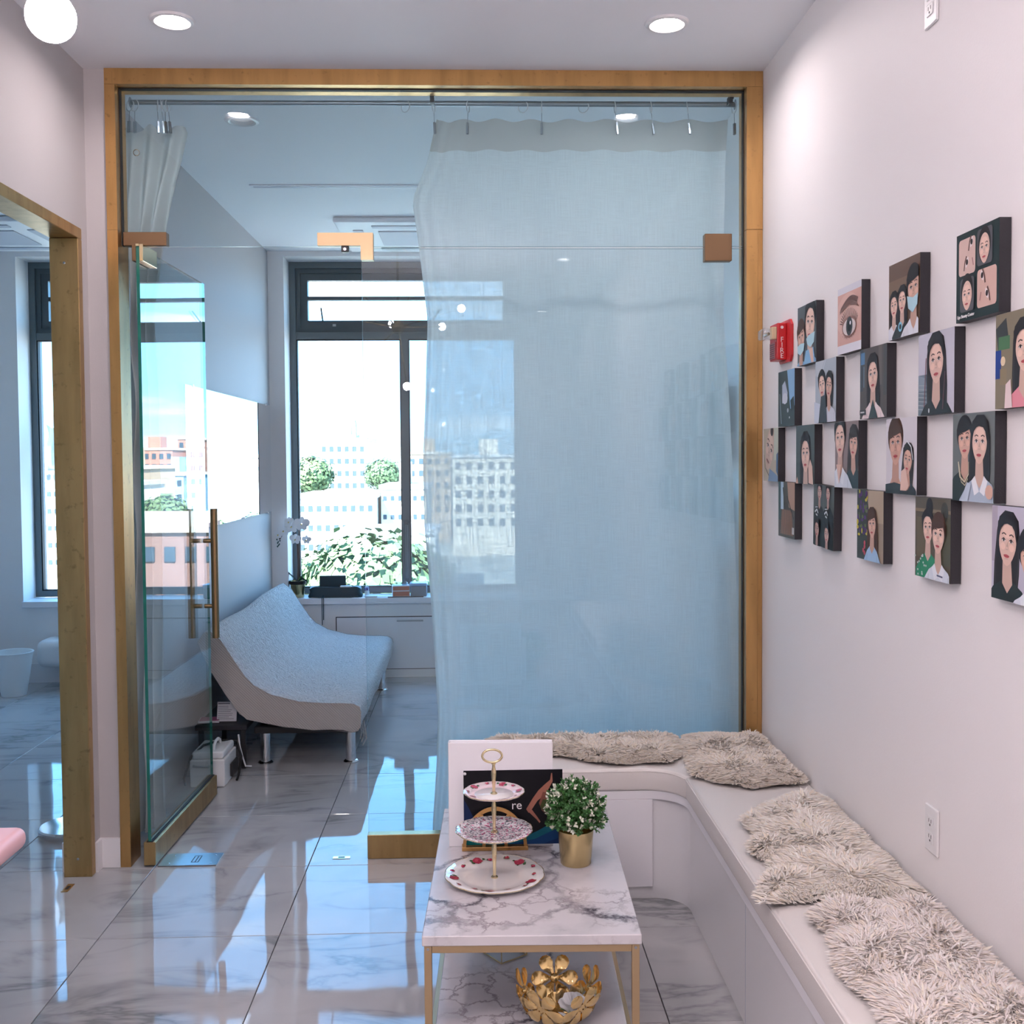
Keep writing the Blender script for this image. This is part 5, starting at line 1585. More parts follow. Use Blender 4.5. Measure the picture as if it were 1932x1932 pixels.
# ------------------------------------------------------------------ white album, black sign in gold holder
al = empty('white_album', (.062, 3.062, TZ), -.035, label='large white album standing upright behind the cake stand', cat='album', local=True)
MB().rbox(-.148, .150, -.012, .012, .004, .303, .0015, 1).build('pages', M['paper'], al)
for y in (-.0165, .0125):
    MB().rbox(-.1525, .1525, y, y+.004, .0005, .3075, .001, 1).build('cover', M['gloss2'], al)
MB().rbox(-.1535, -.1490, -.0124, .0124, .0005, .3075, .001, 1).build('spine', M['gloss2'], al)
al.location.y = 3.068
sg = empty('black_sign', (.097, 3.032, TZ+.0135), label='black printed sign with dancer standing in the gold holder', cat='sign', local=True)
SW, SH = .288, .219
MB().box(-SW/2, SW/2, -.0015, .0015, 0, SH).build('card', M['gloss2'], sg)
c = Canvas()
c.rect(0, 0, 1, 1, (.006, .006, .009))
c.poly([(0, 0), (0, .62), (.05, .5), (.16, .2), (.4, 0)], (.008, .02, .07))
c.poly([(.3, 0), (.55, .06), (.75, .18), (1, .36), (1, .22), (.7, .06), (.62, 0)], (.01, .13, .19))
c.poly([(.45, 0), (.72, .07), (1, .24), (1, 0)], (.01, .055, .17)); c.poly([(.8, 0), (1, .1), (1, 0)], (.008, .035, .12))
c.poly([(0, 0), (0, .08), (.3, .02), (.3, 0)], (.0, .12, .12))
SKN, SKD = (.34, .14, .10), (.20, .075, .055)
c.poly([(.655, .42), (.63, .47), (.70, .62), (.755, .72), (.80, .74), (.80, .64), (.745, .58), (.69, .47)], SKN)
c.poly([(.635, .47), (.665, .42), (.735, .33), (.765, .28), (.775, .30), (.745, .36), (.69, .46)], SKN)
c.poly([(.755, .72), (.82, .80), (.875, .86), (.885, .95), (.895, .95), (.9, .84), (.86, .74), (.82, .66)], SKN)
c.poly([(.76, .55), (.80, .70), (.9, .68), (.93, .45), (.85, .38), (.79, .45)], SKD)
c.poly([(.77, .50), (.80, .60), (.88, .58), (.9, .42), (.83, .40)], (.05, .06, .02))
c.mesh(lambda u, v, e: (-SW/2+u*SW, -.0016-e, v*SH)).build('sign_print', M['print'], sg)
lettering('re', .036, M['redtext'], sg, (.010, -.0035, .115), (1, 0, 0), (0, 0, 1))
MB().lathe([(.0045, 0), (.003, .002)], n=10).build('pin', M['plastic'], sg, org=(0, 0, 0))
pn = [q for q in sg.children if q.name.startswith('pin')][0]
pn.rotation_euler = (math.radians(90), 0, 0); pn.location = (-SW/2+.004, -.0026, SH-.009)
ho = empty('gold_card_holder', (.043, 3.02, TZ), label='gold arched card holder with sun-ray cutouts in front of the album', cat='holder', local=True)
MB().rbox(-.096, .096, -.004, .03, .0005, .0115, .001, 1).build('base_bar', M['brass'], ho)
def arch(r0_, r1_, z0):
    n = 28; vs = []
    for k in range(n+1):
        a = math.pi*k/n
        for r in (r0_, r1_):
            for y in (-.003, .0):
                vs.append((r*.093*math.cos(a), y, z0+r*.118*math.sin(a)))
    fs = []
    for k in range(n):
        b_ = k*4
        fs += [(b_, b_+4, b_+6, b_+2), (b_+1, b_+3, b_+7, b_+5), (b_, b_+1, b_+5, b_+4), (b_+2, b_+6, b_+7, b_+3)]
    return MB().add(vs, fs)
arch(.90, 1.0, .0115).build('arch', M['brass'], ho)
arch(.30, .40, .0115).build('arch', M['brass'], ho)
for a in (35, 62, 90, 118, 145):
    a = math.radians(a)
    p = [Vector((r*.093*math.cos(a), 0, .0115+r*.118*math.sin(a))) for r in (.41, .895)]
    t = (p[1]-p[0]).normalized(); w = Vector((-t.z, 0, t.x))*.0045
    MB().add([p[0]-w*.6+Vector((0, -.003, 0)), p[0]+w*.6+Vector((0, -.003, 0)), p[1]+w+Vector((0, -.003, 0)), p[1]-w+Vector((0, -.003, 0)),
              p[0]-w*.6, p[0]+w*.6, p[1]+w, p[1]-w], [(0, 1, 2, 3), (7, 6, 5, 4), (0, 4, 5, 1), (1, 5, 6, 2), (2, 6, 7, 3), (3, 7, 4, 0)]).build('ray', M['brass'], ho)

# ------------------------------------------------------------------ things on the lower shelf
fb = empty('flower_bowl', (.195, 2.625, .160), label='gold openwork bowl made of metal flowers on the lower shelf', cat='bowl', local=True)
def metal_flower(center, normal, size, twist, npet=6):
    n_ = Vector(normal).normalized()
    a = n_.cross(Vector((0, 0, 1))).normalized(); b = n_.cross(a)
    mb = MB()
    for k in range(npet):
        t = twist+2*math.pi*k/npet
        d1 = a*math.cos(t)+b*math.sin(t); d2 = -a*math.sin(t)+b*math.cos(t)
        prof = ((.16, .07), (.35, .16), (.6, .285), (.82, .28), (.95, .17), (1.0, .0))
        L1 = [Vector(center)+d1*size*r+d2*size*w-n_*size*(.10*math.sin(r*3)) for r, w in prof]
        L2 = [Vector(center)+d1*size*r-d2*size*w-n_*size*(.10*math.sin(r*3)) for r, w in prof]
        mid = [Vector(center)+d1*size*r-n_*size*(.10*math.sin(r*3)+.05) for r, w in prof]
        m = len(prof)
        mb.add(L1+mid+L2, [(i, i+1, m+i+1, m+i) for i in range(m-1)]+[(m+i, m+i+1, 2*m+i+1, 2*m+i) for i in range(m-1)])
    mb.lathe([(size*.2, -.002), (size*.16, .004), (size*.05, .006)], n=14)
    kk = 14*3
    rot = n_.to_track_quat('Z', 'Y')
    for i in range(len(mb.v)-kk, len(mb.v)):
        mb.v[i] = tuple(Vector(center)-n_*.002+rot @ (Vector(mb.v[i])*Vector((1, 1, 1)))*1.0)
    return mb
gold_fl = M['gold']
rb = .088
k = 0
for lvl, (el, nf_, sz, off) in enumerate(((52, 5, .062, .28), (8, 4, .058, .5))):
    for i in range(nf_):
        a = 2*math.pi*(i+off)/nf_
        e_ = math.radians(90-el)
        rh = rb*math.cos(e_)*(1.18 if lvl == 0 else 2.6); 
        z_ = .066 if lvl == 0 else .022
        rh = .083 if lvl == 0 else .040
        nrm = (-math.cos(a)*.85, -math.sin(a)*.85, .35 if lvl == 0 else .9)
        metal_flower((rh*math.cos(a), rh*math.sin(a), z_), nrm, sz, a*3+.4).build('metal_flower', gold_fl, fb, smooth=True)
MB().lathe([(.03, .0005), (.034, .004), (.02, .007)], n=24).build('foot_ring', gold_fl, fb, smooth=True)
rs = empty('white_rose', (.235, 2.60, .185), label='white artificial rose lying in the gold flower bowl', cat='flower', local=True)
g = random.Random(5)
for k in range(9):
    a = k*2.4; op = .35+k*.055
    def pet(u, v, a=a, op=op, k=k):
        w = (.012+.020*math.sin(math.pi*min(1, v*1.1+.08)))*(.7+.06*k)
        ang = a+(u-.5)*1.7
        r = (.004+.002*k)+.026*op*v**1.5
        return (r*math.cos(ang)+0, r*math.sin(ang), .008+.052*v*(1.1-.06*k)-.012*op*v*v+.003*math.sin(u*9))
    MB().grid(pet, 8, 7).build('petal', M['petal'], rs, smooth='full')
for a in (2.6, 3.6):
    MB().add([(0, 0, .004), (.018*math.cos(a-.25), .018*math.sin(a-.25), .012), (.040*math.cos(a), .040*math.sin(a), .018), (.018*math.cos(a+.25), .018*math.sin(a+.25), .012)], [(0, 1, 2, 3)]).build('leaf', M['leafg'], rs)
rs.rotation_euler = (.25, -.35, 0)
gx = empty('geometric_glass_box', (.068, 2.985, .160), .62, label='small gold-edged geometric glass box on the lower shelf', cat='box', local=True)
q = .045; pts = [(-q, -q), (q, -q), (q, q), (-q, q)]
ed_ = MB()
lo = [(x, y, .003) for x, y in pts]; hi = [(x*1.05, y*1.05, .065) for x, y in pts]
for i in range(4):
    for A, B in ((lo[i], lo[(i+1) % 4]), (hi[i], hi[(i+1) % 4]), (lo[i], hi[i])):
        ed_.tube([A, B], .0022, 6)
ed_.build('wire_frame', M['goldpale'], gx, smooth=True)
for i in range(4):
    MB().add([lo[i], lo[(i+1) % 4], hi[(i+1) % 4], hi[i]], [(0, 1, 2, 3)]).build('pane', M['glass'], gx)

# ------------------------------------------------------------------ on the window sill
SZ = W1[2]
oc = empty('orchid', (-1.312, 7.705, SZ), label='potted white orchid on the sill in front of the grey window', cat='orchid')
ox_, oy_ = -1.312, 7.705
MB().lathe([(.043, SZ+.0005), (.045, SZ+.004), (.056, SZ+.118), (.058, SZ+.12), (.054, SZ+.12), (.05, SZ+.1), (.0005, SZ+.1)], ox_, oy_, 28).build('pot', M['goldsatin'], oc, smooth=True)
MB().lathe([(.060, SZ+.098), (.062, SZ+.122), (.058, SZ+.124), (.0505, SZ+.1015)], ox_, oy_, 28).build('liner', M['rubber'], oc, smooth=True)
def leaf(pts, w, m, name='leaf'):
    pts = [Vector(p) for p in pts]
    mb = MB(); L1, L2 = [], []
    for i, p in enumerate(pts):
        t = i/(len(pts)-1)
        ww = w*math.sin(math.pi*min(.97, max(.05, t*.95+.05)))**.6
        L1.append(p+Vector((0, -ww*.6, ww*.5))); L2.append(p+Vector((0, ww*.6, -ww*.3)))
    k = len(pts)
    mb.add(L1+pts+L2, [(i, i+1, k+i+1, k+i) for i in range(k-1)]+[(k+i, k+i+1, 2*k+i+1, 2*k+i) for i in range(k-1)])
    return mb.build(name, m, oc, smooth='full')
zb_ = SZ+.112
leaf([(ox_, oy_, zb_), (ox_-.03, oy_-.01, zb_+.035), (ox_-.06, oy_-.02, zb_+.065), (ox_-.085, oy_-.02, zb_+.08)], .030, M['leafd'])
leaf([(ox_, oy_, zb_), (ox_+.02, oy_-.01, zb_+.03), (ox_+.055, oy_-.02, zb_+.06), (ox_+.085, oy_-.02, zb_+.075)], .015, M['leafg'])
leaf([(ox_, oy_, zb_), (ox_+.035, oy_-.03, zb_+.03), (ox_+.075, oy_-.05, zb_+.01), (ox_+.11, oy_-.055, zb_-.04)], .024, M['leafd'])
MB().tube([(ox_, oy_, zb_-.01), (ox_+.004, oy_+.004, SZ+.25), (ox_-.002, oy_+.004, SZ+.40), (ox_-.012, oy_-.02, SZ+.50), (ox_-.04, oy_-.055, SZ+.53), (ox_-.08, oy_-.065, SZ+.49), (ox_-.115, oy_-.07, SZ+.43)], .0055, 6).build('flower_stem', M['stem'], oc, smooth=True)
MB().tube([(ox_+.008, oy_+.006, zb_-.01), (ox_+.012, oy_+.008, SZ+.52)], .0045, 6).build('support_stake', M['stem'], oc, smooth=True)
g = random.Random(2)
for (px, py, s) in ((551, 993, .062), (570, 988, .062), (536, 1001, .05), (558, 1017, .046), (579, 1018, .038), (526, 1008, .036), (546, 984, .04)):
    p = U(px, py, 'y', oy_-.075)
    if p.x < L+.05: p.x = L+.05
    f = empty('bloom', (0, 0, 0))
    bpy.data.objects.remove(f)
    mb = MB()
    yaw = g.uniform(-.5, .5)
    for k in range(5):
        a = math.radians(90+72*k)+g.uniform(-.1, .1)
        rr_ = s*(1.0 if k in (1, 4) else .85)
        ww = s*(.48 if k in (1, 4) else .32)
        ctr = []
        n_ = 9
        for i in range(n_):
            t = 2*math.pi*i/n_
            u, v = rr_*.52+rr_*.48*math.cos(t), ww*math.sin(t)
            X_, Z_ = u*math.cos(a)-v*math.sin(a), u*math.sin(a)+v*math.cos(a)
            ctr.append((p.x+X_*math.cos(yaw), p.y-.006-.004*k+X_*math.sin(yaw)*.6-.10*abs(v), p.z+Z_))
        mb.add(ctr, [tuple(range(n_))])
    bl = mb.build('bloom', M['petal'], oc)
    MB().tube([(p.x, p.y-.035, p.z-.002), (p.x, p.y-.042, p.z-.008)], [.005, .003], 7).build('lip', M['yellow'], bl, smooth=True)
bd = MB()
for k in range(7):
    p = U(526+random.uniform(-6, 6), 1018+k*2.2, 'y', oy_-.075)
    bd.lathe([(.0005, -.007), (.005, -.002), (.004, .004), (.0005, .007)], 0, 0, 7)
    for i in range(len(bd.v)-28, len(bd.v)):
        v = bd.v[i]; bd.v[i] = (max(p.x, L+.02)+v[0], p.y+v[1], p.z+v[2])
bd.build('buds', M['leafd'], oc, smooth=True)

bg = empty('black_bag', (-1.04, 7.70, SZ), label='dark green-black leather bag lying on the window sill', cat='bag')
def bagf(u, v):
    a = 2*math.pi*u
    x = -1.04+(.195+.005*math.sin(v*9))*math.copysign(abs(math.cos(a))**.4, math.cos(a))*(1-.06*v)
    y = 7.715+.062*math.copysign(abs(math.sin(a))**.5, math.sin(a))*(1-.12*v)
    return (x, y, SZ+.001+.072*v-.006*math.cos(a*2)*v+.004*math.sin(a*5+v*6))
mb = MB().grid(bagf, 40, 6)
mb.f.append(tuple(6*41+i for i in range(40))); mb.m.append(0); mb.c.append(None)
mb.build('body', M['navy'], bg, smooth=True)
MB().rbox(-1.160, -.968, 7.735, 7.752, SZ+.066, SZ+.152, .005, 2).build('flap', M['navy'], bg)
for dx in (0, .012):
    MB().add([(-1.128+dx, 7.652, SZ+.02), (-1.122+dx, 7.652, SZ+.02), (-1.128+dx, 7.612, SZ+.004), (-1.122+dx, 7.612, SZ+.004), (-1.127+dx*.8, 7.605, SZ-.19+dx*3), (-1.121+dx*.8, 7.605, SZ-.19+dx*3)], [(0, 1, 3, 2), (2, 3, 5, 4)]).build('hanging_strap', M['navy'], bg)
MB().tube([(-1.02+.065*math.cos(a), 7.76, SZ+.10+.105*math.sin(a)) for a in [math.pi*k/14 for k in range(15)]], .0018, 6).build('handle', M['leafd'], bg, smooth=True)
ad = MB().rbox(-1.0, -.92, 7.655, 7.69, SZ+.0745, SZ+.0855, .004, 2).build('charger', M['plastic'])
tag(ad, 'small white charger lying on top of the dark bag', 'charger')
cb = MB().tube([(-.95, 7.70, SZ+.088), (-.90, 7.74, SZ+.115), (-.86, 7.75, SZ+.125), (-.82, 7.73, SZ+.10), (-.80, 7.71, SZ+.05), (-.81, 7.70, SZ+.012), (-.83, 7.68, SZ+.004)], .0022, 6).build('charging_cable', M['plastic'])
tag(cb, 'thin pale charging cable looping beside the dark bag', 'cable')
bt = empty('blue_bottle', (-.815, 7.745, SZ), label='small bottle with dark blue cap beside the dark bag', cat='bottle')
MB().lathe([(.016, SZ+.0005), (.017, SZ+.03), (.012, SZ+.04)], -.815, 7.75, 16).build('body', M['plastic'], bt, smooth=True)
MB().lathe([(.017, SZ+.04), (.017, SZ+.06), (.012, SZ+.066)], -.815, 7.75, 16).build('cap', mat('blue_plastic', (.01, .02, .28), .3), bt, smooth=True)
tag(MB().rbox(-.82, -.73, 7.635, 7.70, SZ+.0005, SZ+.012, .003, 1).build('white_tray', M['plastic']), 'small white tray on the window sill beside the dark bag', 'tray')
tag(MB().rbox(-.745, -.60, 7.655, 7.80, SZ+.0005, SZ+.0035, .001, 1).build('paper_sheet', M['paper']), 'sheet of white paper lying on the window sill', 'paper')
tx = empty('orange_box', (-.565, 7.71, SZ), .12, label='orange and white printed box on the window sill', cat='box', local=True)
MB().rbox(-.062, .062, -.05, .05, .0005, .082, .002, 1).build('carton', M['paper'], tx)
for z0, z1 in ((.006, .040), (.047, .076)):
    MB().box(-.060, .060, -.0512, -.0503, z0, z1).build('orange_band', mat('orange_print', (.52, .17, .10), .5), tx)
MB().rbox(-.05, .05, -.04, .045, .0825, .108, .01, 2).build('plastic_wrap', glass_mat('clear_film', (.85, .88, .92), .12), tx)
tag(MB().rbox(-.490, -.375, 7.67, 7.79, SZ+.0005, SZ+.075, .003, 1).build('grey_box', mat('grey_carton', (.28, .31, .34), .6)), 'grey cardboard box beside the orange box on the sill', 'box')
tag(MB().rbox(-.500, -.37, 7.665, 7.79, SZ+.0755, SZ+.098, .008, 2).build('blue_pack', mat('pale_blue_film', (.32, .50, .72), .3)), 'pale blue wrapped pack on the grey cardboard box', 'pack')
tag(MB().rbox(-.655, -.395, 7.63, 7.645, SZ+.0005, SZ+.006, .001, 1).build('black_case', M['black']), 'flat black case at the front of the window sill', 'case')

# ------------------------------------------------------------------ cabinet and shelf on the right behind the glass
cbn = empty('white_cabinet', (1.0, 5.1, 0), label='tall narrow white cabinet behind the sheer curtain', cat='cabinet')
CZ0 = U(1330, 1004, 'y', 4.66).z
MB().rbox(.895, R-.002, 4.66, 5.65, .06, CZ0-.03, .002, 1).build('body', M['gloss2'], cbn)
MB().rbox(.885, R-.002, 4.65, 5.66, CZ0-.0295, CZ0, .002, 1).build('top', M['gloss'], cbn)
MB().box(.905, R-.004, 4.68, 5.63, .0005, .0598).build('plinth', M['gloss'], cbn)
for y0, y1 in ((4.665, 5.153), (5.157, 5.645)):
    d_ = MB().rbox(.880, .8945, y0, y1, .065, CZ0-.034, .002, 1).build('door', M['gloss2'], cbn)
    MB().tube([(.872, y1-.05 if y0 < 5 else y0+.05, .6), (.872, y1-.05 if y0 < 5 else y0+.05, .75)], .005, 8).build('handle', M['steel'], d_, smooth=True)
ws = empty('wall_shelf', (1.0, 5.1, 1.58), label='white wall shelf above the narrow cabinet behind the curtain', cat='shelf')
SZ2 = U(1340, 861, 'y', 4.66).z
MB().rbox(.90, R-.002, 4.66, 5.65, SZ2-.031, SZ2, .002, 1).build('board', M['gloss2'], ws)
for y in (4.8, 5.5):
    MB().box(R-.12, R-.003, y-.008, y+.008, SZ2-.055, SZ2-.0315).build('bracket', M['steel'], ws)
db = empty('dark_board', (1.08, 4.8, SZ2), label='dark navy board standing on the wall shelf behind the glass', cat='board')
MB().rbox(1.02, 1.04, 4.70, 5.2, SZ2+.0005, SZ2+.33, .004, 1).build('panel', mat('navy_board', (.03, .045, .075), .4), db)
MB().box(1.041, 1.09, 4.93, 4.97, SZ2+.0005, SZ2+.2).build('prop', M['blackmetal'], db)
fp2 = empty('small_plant', (1.07, 4.72, CZ0), label='small leafy plant in a dark pot on the narrow cabinet', cat='plant')
MB().lathe([(.03, CZ0+.0005), (.038, CZ0+.07), (.032, CZ0+.07), (.0005, CZ0+.06)], 1.07, 4.73, 18).build('pot', M['black'], fp2, smooth=True)
g = random.Random(8); lv = MB()
for k in range(160):
    b_ = Vector((1.07, 4.73, CZ0+.08)); d_ = Vector((g.gauss(0, .45), g.gauss(0, .5), abs(g.gauss(.5, .5)))).normalized()
    p = b_+d_*g.uniform(.02, .085); s = .016
    p.x = min(p.x, R-.02)
    t_ = d_.cross(Vector((g.gauss(0, 1), g.gauss(0, 1), 1))).normalized()*s*.35
    w = g.uniform(.5, 1.5)
    lv.add([p, p+d_*s*.5+t_, p+d_*s, p+d_*s*.5-t_], [(0, 1, 2, 3)], 0, (.04*w, .12*w, .05*w))
tag(lv.build('foliage', M['leaves'], fp2), kind='stuff')
tag(MB().rbox(.955, 1.010, 4.80, 4.87, CZ0+.0005, CZ0+.165, .004, 1).build('grey_canister', mat('grey_canister', (.34, .36, .37), .5)), 'grey canister on the narrow cabinet behind the curtain', 'canister')

# ------------------------------------------------------------------ neighbouring room
wb = empty('waste_bin', (-3.17, 7.24, 0), label='pale ribbed plastic waste bin in the neighbouring room', cat='bin')
pf = [(.080, .001)]
for k in range(1, 13):
    z = .29*k/12; pf.append((.080+.046*k/12+(.0012 if k % 3 == 0 else 0), z))
pf += [(.130, .292), (.130, .297), (.121, .297), (.077, .012), (.0005, .012)]
MB().lathe(pf, -3.165, 7.24, 40).build('shell', M['binm'], wb, smooth=True)
MB().tube([(-3.165+.1275*math.cos(a), 7.24+.1275*math.sin(a), .296) for a in [2*math.pi*k/36 for k in range(36)]], .004, 6, closed=True).build('rim', M['binm'], wb, smooth=True)
ft = empty('white_footstool', (-2.78, 7.5, 0), label='white rounded padded stool beyond the waste bin', cat='stool')
MB().rbox(-3.085, -2.45, 7.385, 7.64, .150, .345, .06, 6).build('seat', M['plastic'], ft, smooth=True)
MB().rbox(-2.84, -2.55, 7.42, 7.62, .0005, .1495, .01, 2).build('pedestal', M['plastic'], ft)
lp = empty('lamp_stand', (-1.76, 4.5, 0), label='round chrome base of a floor stand behind the brass post', cat='stand')
bc = U(75, 1562, 'z', .02)
MB().lathe([(.125, .0005), (.128, .006), (.128, .026), (.122, .032), (.0005, .036)], bc.x+.13, bc.y, 48).build('base', M['chrome'], lp, smooth=True)
MB().lathe([(.012, .036), (.012, 1.1), (.008, 1.12)], bc.x+.13, bc.y, 16).build('pole', M['chrome'], lp, smooth=True)
pd = empty('pink_table', (-1.25, 2.1, 0), label='pink-topped table by the left wall at the opening', cat='table')
pc = U(54, 1556, 'z', .72)
MB().rbox(L+.004, pc.x, 1.45, pc.y, .668, .72, .022, 4).build('table_top', M['pink'], pd, smooth=True)
for x in (L+.06, pc.x-.07):
    for y in (1.53, pc.y-.22):
        MB().lathe([(.016, .0005), (.016, .6678)], x, y, 14).build('leg', M['chrome'], pd, smooth=True)
wp_ = U(92, 800, 'y', YG-.08)
pg = MB()
def bagp(u, v):
    return (wp_.x-.02+.10*u+.012*math.sin(v*11), YG-.085+.018*math.sin(u*8+v*7), wp_.z-.48*v*(1-.1*u)-.03*math.sin(u*3))
tag(pg.grid(bagp, 10, 24).build('plastic_sheet', M['cloth'], smooth='full'), 'crumpled white plastic sheet hanging in the neighbouring window', 'sheet')

# ------------------------------------------------------------------ the city outside
GZ = -15.0
tag(MB().box(-900, 900, 8.6, 2600, GZ-2, GZ).build('ground', mat('street_ground', (.30, .31, .28), .9, vary=.25, vscale=.05)), kind='structure')
CM = {
    'white': mat('white_render', (.70, .69, .67), .8, vary=.04, vscale=.2),
    'cream': mat('cream_render', (.62, .55, .46), .8, vary=.06, vscale=.2),
    'brick': mat('red_brick_far', (.30, .13, .095), .85, vary=.15, vscale=.4),
    'tan': mat('tan_brick_far', (.42, .30, .20), .85, vary=.1, vscale=.4),
    'dark': mat('brown_brick_near', (.16, .09, .075), .85, vary=.2, vscale=.4),
    'grey': mat('grey_concrete_far', (.45, .47, .50), .8, vary=.05, vscale=.2),
    'blue': mat('blue_cladding_far', (.20, .32, .44), .6),
}
M['fwin'] = mat('far_window', (.03, .05, .07), .5, spec=.2)
M['roof'] = mat('flat_roof', (.40, .40, .40), .9)
M['crown'] = mat('tree_leaves_far', (.075, .125, .05), .8, vary=.35, vscale=.8)
M['trunk'] = mat('bark_far', (.10, .07, .05), .9)
win_me = {}
def building(name, label, x0, x1, z1, y0, depth, m, cols, rows, ztop_gap=.8, fh=2.4, ww=1.3, wh=1.5, roof_box=True):
    ww = round(min(ww, .5*(x1-x0)/cols), 1); wh = round(min(wh, 1.35*ww), 2)
    o = empty(name, ((x0+x1)/2, y0, GZ), label=label, cat='building', group='city buildings beyond the windows')
    bd_ = MB().box(x0, x1, y0, y0+depth, GZ, z1).build('walls', CM[m], o)
    MB().box(x0-.25, x1+.25, y0-.25, y0+depth+.25, z1+.001, z1+.5).build('parapet', CM['grey'] if m in ('white', 'cream') else CM['cream'], o)
    if roof_box:
        w = (x1-x0)
        MB().box(x0+w*.35, x0+w*.6, y0+depth*.3, y0+depth*.6, z1+.5, z1+3.2).build('roof_house', CM[m], o)
    key = (ww, wh)
    for r in range(rows):
        for c_ in range(cols):
            cx = x0+(c_+.5)*(x1-x0)/cols
            cz = z1-ztop_gap-wh/2-r*fh
            if cz-wh/2 < GZ+.5: continue
            if key not in win_me:
                q = MB().box(-ww/2, ww/2, -.12, -.001, -wh/2, wh/2).build('window', M['fwin'], o, org=(0, 0, 0))
                win_me[key] = q.data
            else:
                q = bpy.data.objects.new('window', win_me[key]); col.objects.link(q); q.parent = o
            q.location = (cx-(x0+x1)/2, 0, cz-GZ)
    return o
def bx(px, d): return U(px, 866, 'y', d).x
def bz(py, d): return U(700, py, 'y', d).z
def tree(x, y, top, r, label, seed):
    o = empty('tree', (x, y, GZ), label=label, cat='tree', group='trees in the street outside')
    g = np.random.default_rng(seed)
    n = 3200
    d = g.normal(0, 1, (n, 3)); d /= np.linalg.norm(d, axis=1)[:, None]
    lump = 1+.22*np.sin(d[:, 0]*5+seed)*np.sin(d[:, 1]*4+d[:, 2]*6)
    p = np.c_[x+d[:, 0]*r*lump, y+d[:, 1]*r*lump, top-r*.8+d[:, 2]*r*.8*lump]*1.0
    p = p+g.normal(0, r*.10, (n, 3))
    s = r*.075
    t1_ = np.cross(d, g.normal(0, 1, (n, 3))); t1_ /= np.linalg.norm(t1_, axis=1)[:, None]
    t2_ = np.cross(d, t1_)
    V = np.stack([p-t1_*s-t2_*s*.5, p+t1_*s-t2_*s*.6+d*s*.5, p+t1_*s*.7+t2_*s+d*s*.3, p-t1_*s*.6+t2_*s], 1).reshape(-1, 3)
    mb = MB().add(V.tolist(), [(i*4, i*4+1, i*4+2, i*4+3) for i in range(n)])
    tag(mb.build('crown', M['crown'], o), kind='stuff')
    MB().lathe([(r*.09, GZ), (r*.07, top-r*1.5), (r*.03, top-r*.6)], x, y, 8).build('trunk', M['trunk'], o)
    return o
# seen straight through the grey window
d = 165
b = building('stepped_apartment_block', 'white stepped apartment block with rows of windows and a roof spire', bx(604, d), bx(690, d), bz(832, d), d, 16, 'white', 6, 6, fh=1.9)
sp = MB().box(bx(640, d), bx(668, d), d+3, d+8, bz(832, d)+.5, bz(822, d)+.3).box(bx(660, d), bx(666, d), d+4, d+6, bz(832, d), bz(797, d))
sp.prism([(bx(660, d), bz(797, d)), (bx(666, d), bz(797, d)), (bx(663.5, d), bz(790, d))], d+4, d+6, 'y').build('spire', CM['blue'], b)
MB().box(bx(669, d), bx(669.6, d), d+4, d+4.2, bz(832, d), bz(778, d)).box(bx(669.6, d), bx(675, d), d+4, d+4.1, bz(785, d), bz(778, d)).build('flag', CM['blue'], b)
d = 120
building('long_low_block', 'long low white block with two rows of small windows beyond the street trees', bx(560, d), bx(705, d), bz(940, d), d, 14, 'white', 9, 3, fh=2.2, ww=.9, wh=1.2, roof_box=False)
building('long_low_block', 'cream block with a grey parapet beside the long low block', bx(712, d), bx(800, d), bz(925, d), d+4, 14, 'cream', 6, 4, fh=2.2, ww=.9, wh=1.2)
d = 210
building('apartment_block', 'pale grey apartment block behind the stepped block', bx(545, d), bx(600, d), bz(868, d), d, 18, 'grey', 5, 4)
building('apartment_block', 'white apartment block on the ridge behind the cream block', bx(700, d), bx(765, d), bz(872, d), d+20, 18, 'white', 5, 4)
building('apartment_block', 'tan apartment block on the ridge near the window mullion', bx(770, d), bx(850, d), bz(858, d), d, 18, 'tan', 5, 5)
building('apartment_block', 'wide cream apartment block behind the sheer curtain', bx(860, d), bx(985, d), bz(865, d), d-30, 18, 'cream', 7, 5)
d = 95
building('pavilion_roof_block', 'low flat-roofed pavilion with a blue canopy behind the trees', bx(640, d), bx(820, d), bz(1010, d), d, 8, 'white', 8, 1, ww=1.0, wh=1.0, roof_box=False)
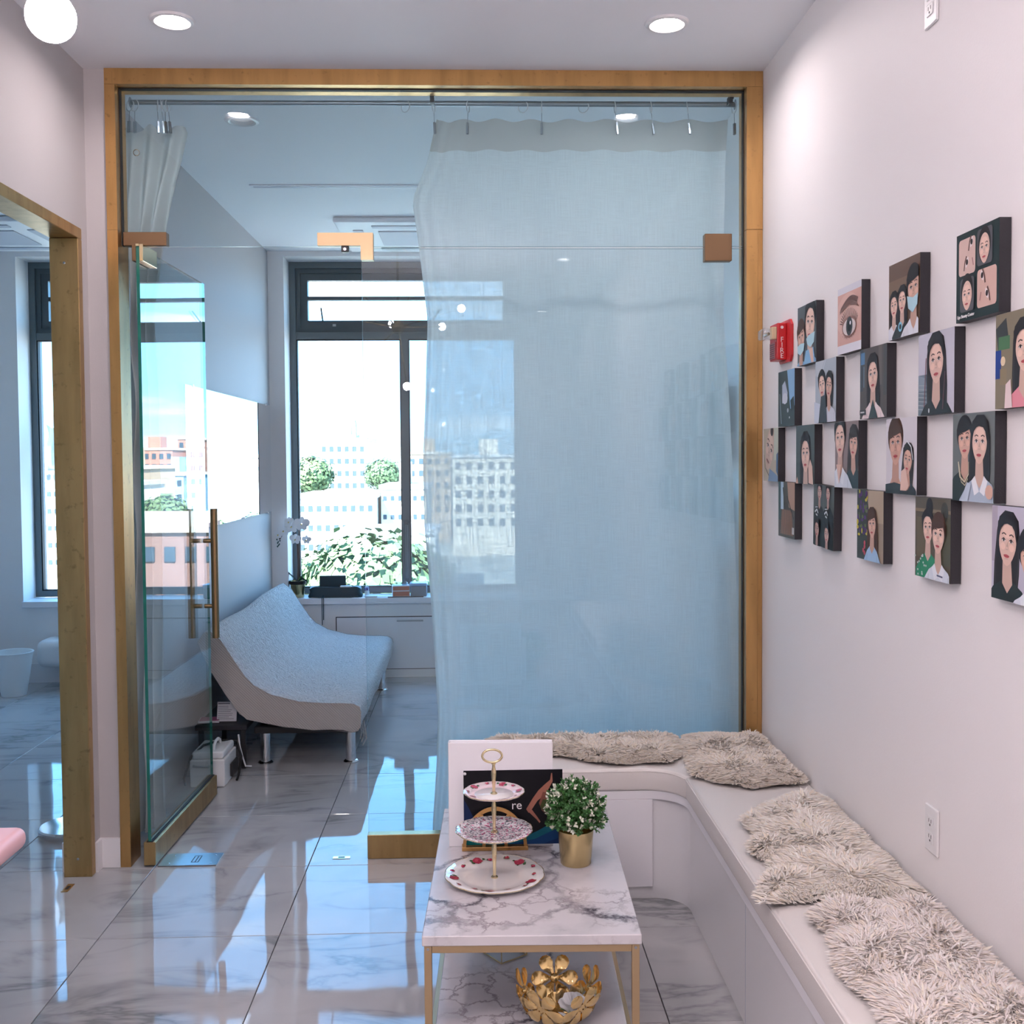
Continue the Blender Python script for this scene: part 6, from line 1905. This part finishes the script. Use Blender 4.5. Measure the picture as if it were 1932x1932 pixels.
# seen in the mirror and in the open door: directions to the right of the window
def rx(slope, d): return -2.9+slope*(d+0)
specs = [('apartment_block', 'white balcony block seen in the wall mirror', .215, .252, 880, 130, 'white', 5, 8),
         ('apartment_block', 'tall pale apartment tower seen in the wall mirror', .255, .285, 842, 190, 'white', 4, 9),
         ('apartment_block', 'grey apartment block seen at the end of the wall mirror', .175, .212, 862, 170, 'grey', 5, 7),
         ('brick_block', 'red brick apartment block on the ridge reflected in the glass door', .345, .395, 846, 240, 'brick', 7, 4),
         ('brick_block', 'narrow red brick tower on the ridge reflected in the glass door', .325, .340, 826, 260, 'brick', 2, 6),
         ('brick_block', 'tan brick house row reflected in the glass door', .375, .425, 882, 150, 'tan', 6, 4),
         ('brick_block', 'dark grey house reflected in the glass door', .335, .368, 895, 178, 'blue', 4, 4),
         ('brick_block', 'cream house with small windows reflected in the glass door', .395, .44, 915, 120, 'cream', 5, 3),
         ('brick_block', 'dark brick corner building close to the window', .30, .52, 1003, 58, 'dark', 11, 3)]
for nm, lab, s0, s1, py, dd, m_, c_, r_ in specs:
    building(nm, lab, rx(s0, dd), rx(s1, dd), bz(py, dd), dd, 14, m_, c_, r_, roof_box=(m_ not in ('dark',)))
tw_ = empty('water_tower', (rx(.232, 110), 108, GZ), label='pale blue stepped chimney tower seen in the wall mirror', cat='tower')
xx = rx(.232, 110)
for k, (r_, py0, py1) in enumerate(((2.6, 1400, 950), (2.2, 950, 915), (1.9, 915, 880), (1.2, 880, 866))):
    MB().box(xx-r_, xx+r_, 108-r_, 108+r_, max(GZ, bz(py0, 108)), bz(py1, 108)-.01).build('tower_stage', CM['blue'], tw_)
# left, for the neighbouring room's window
building('apartment_block', 'white apartment block seen from the neighbouring room', bx(20, 150), bx(110, 150), bz(880, 150), 150, 14, 'white', 7, 6)
building('apartment_block', 'cream apartment block next to the stepped block', bx(380, 180), bx(520, 180), bz(870, 180), 180, 14, 'cream', 8, 6)
tree(bx(705, 52), 52, bz(1030, 52), 3.0, 'large round street tree below the window', 1)
tree(bx(600, 64), 64, bz(1052, 64), 2.2, 'smaller street tree next to the large round tree', 2)
tree(bx(775, 74), 74, bz(1045, 74), 2.4, 'street tree behind the window mullion', 3)
tree(bx(585, 140), 140, bz(866, 140), 2.6, 'distant tree beside the stepped block', 4)
tree(bx(722, 150), 150, bz(870, 150), 2.3, 'distant tree on the ridge above the cream block', 5)
for k, (s, dd, py, lab) in enumerate(((.205, 88, 975, 'green street tree at the far end of the row below the balcony block'), (.255, 88, 972, 'green street tree at the near end of the row below the balcony block'),
                                 (.355, 92, 940, 'green street tree in front of the dark grey house'), (.41, 100, 945, 'green street tree in front of the tan brick house row'))):
    tree(rx(s, dd), dd, bz(py, dd), 1.7 if k < 2 else 2.2, lab, 10+k)
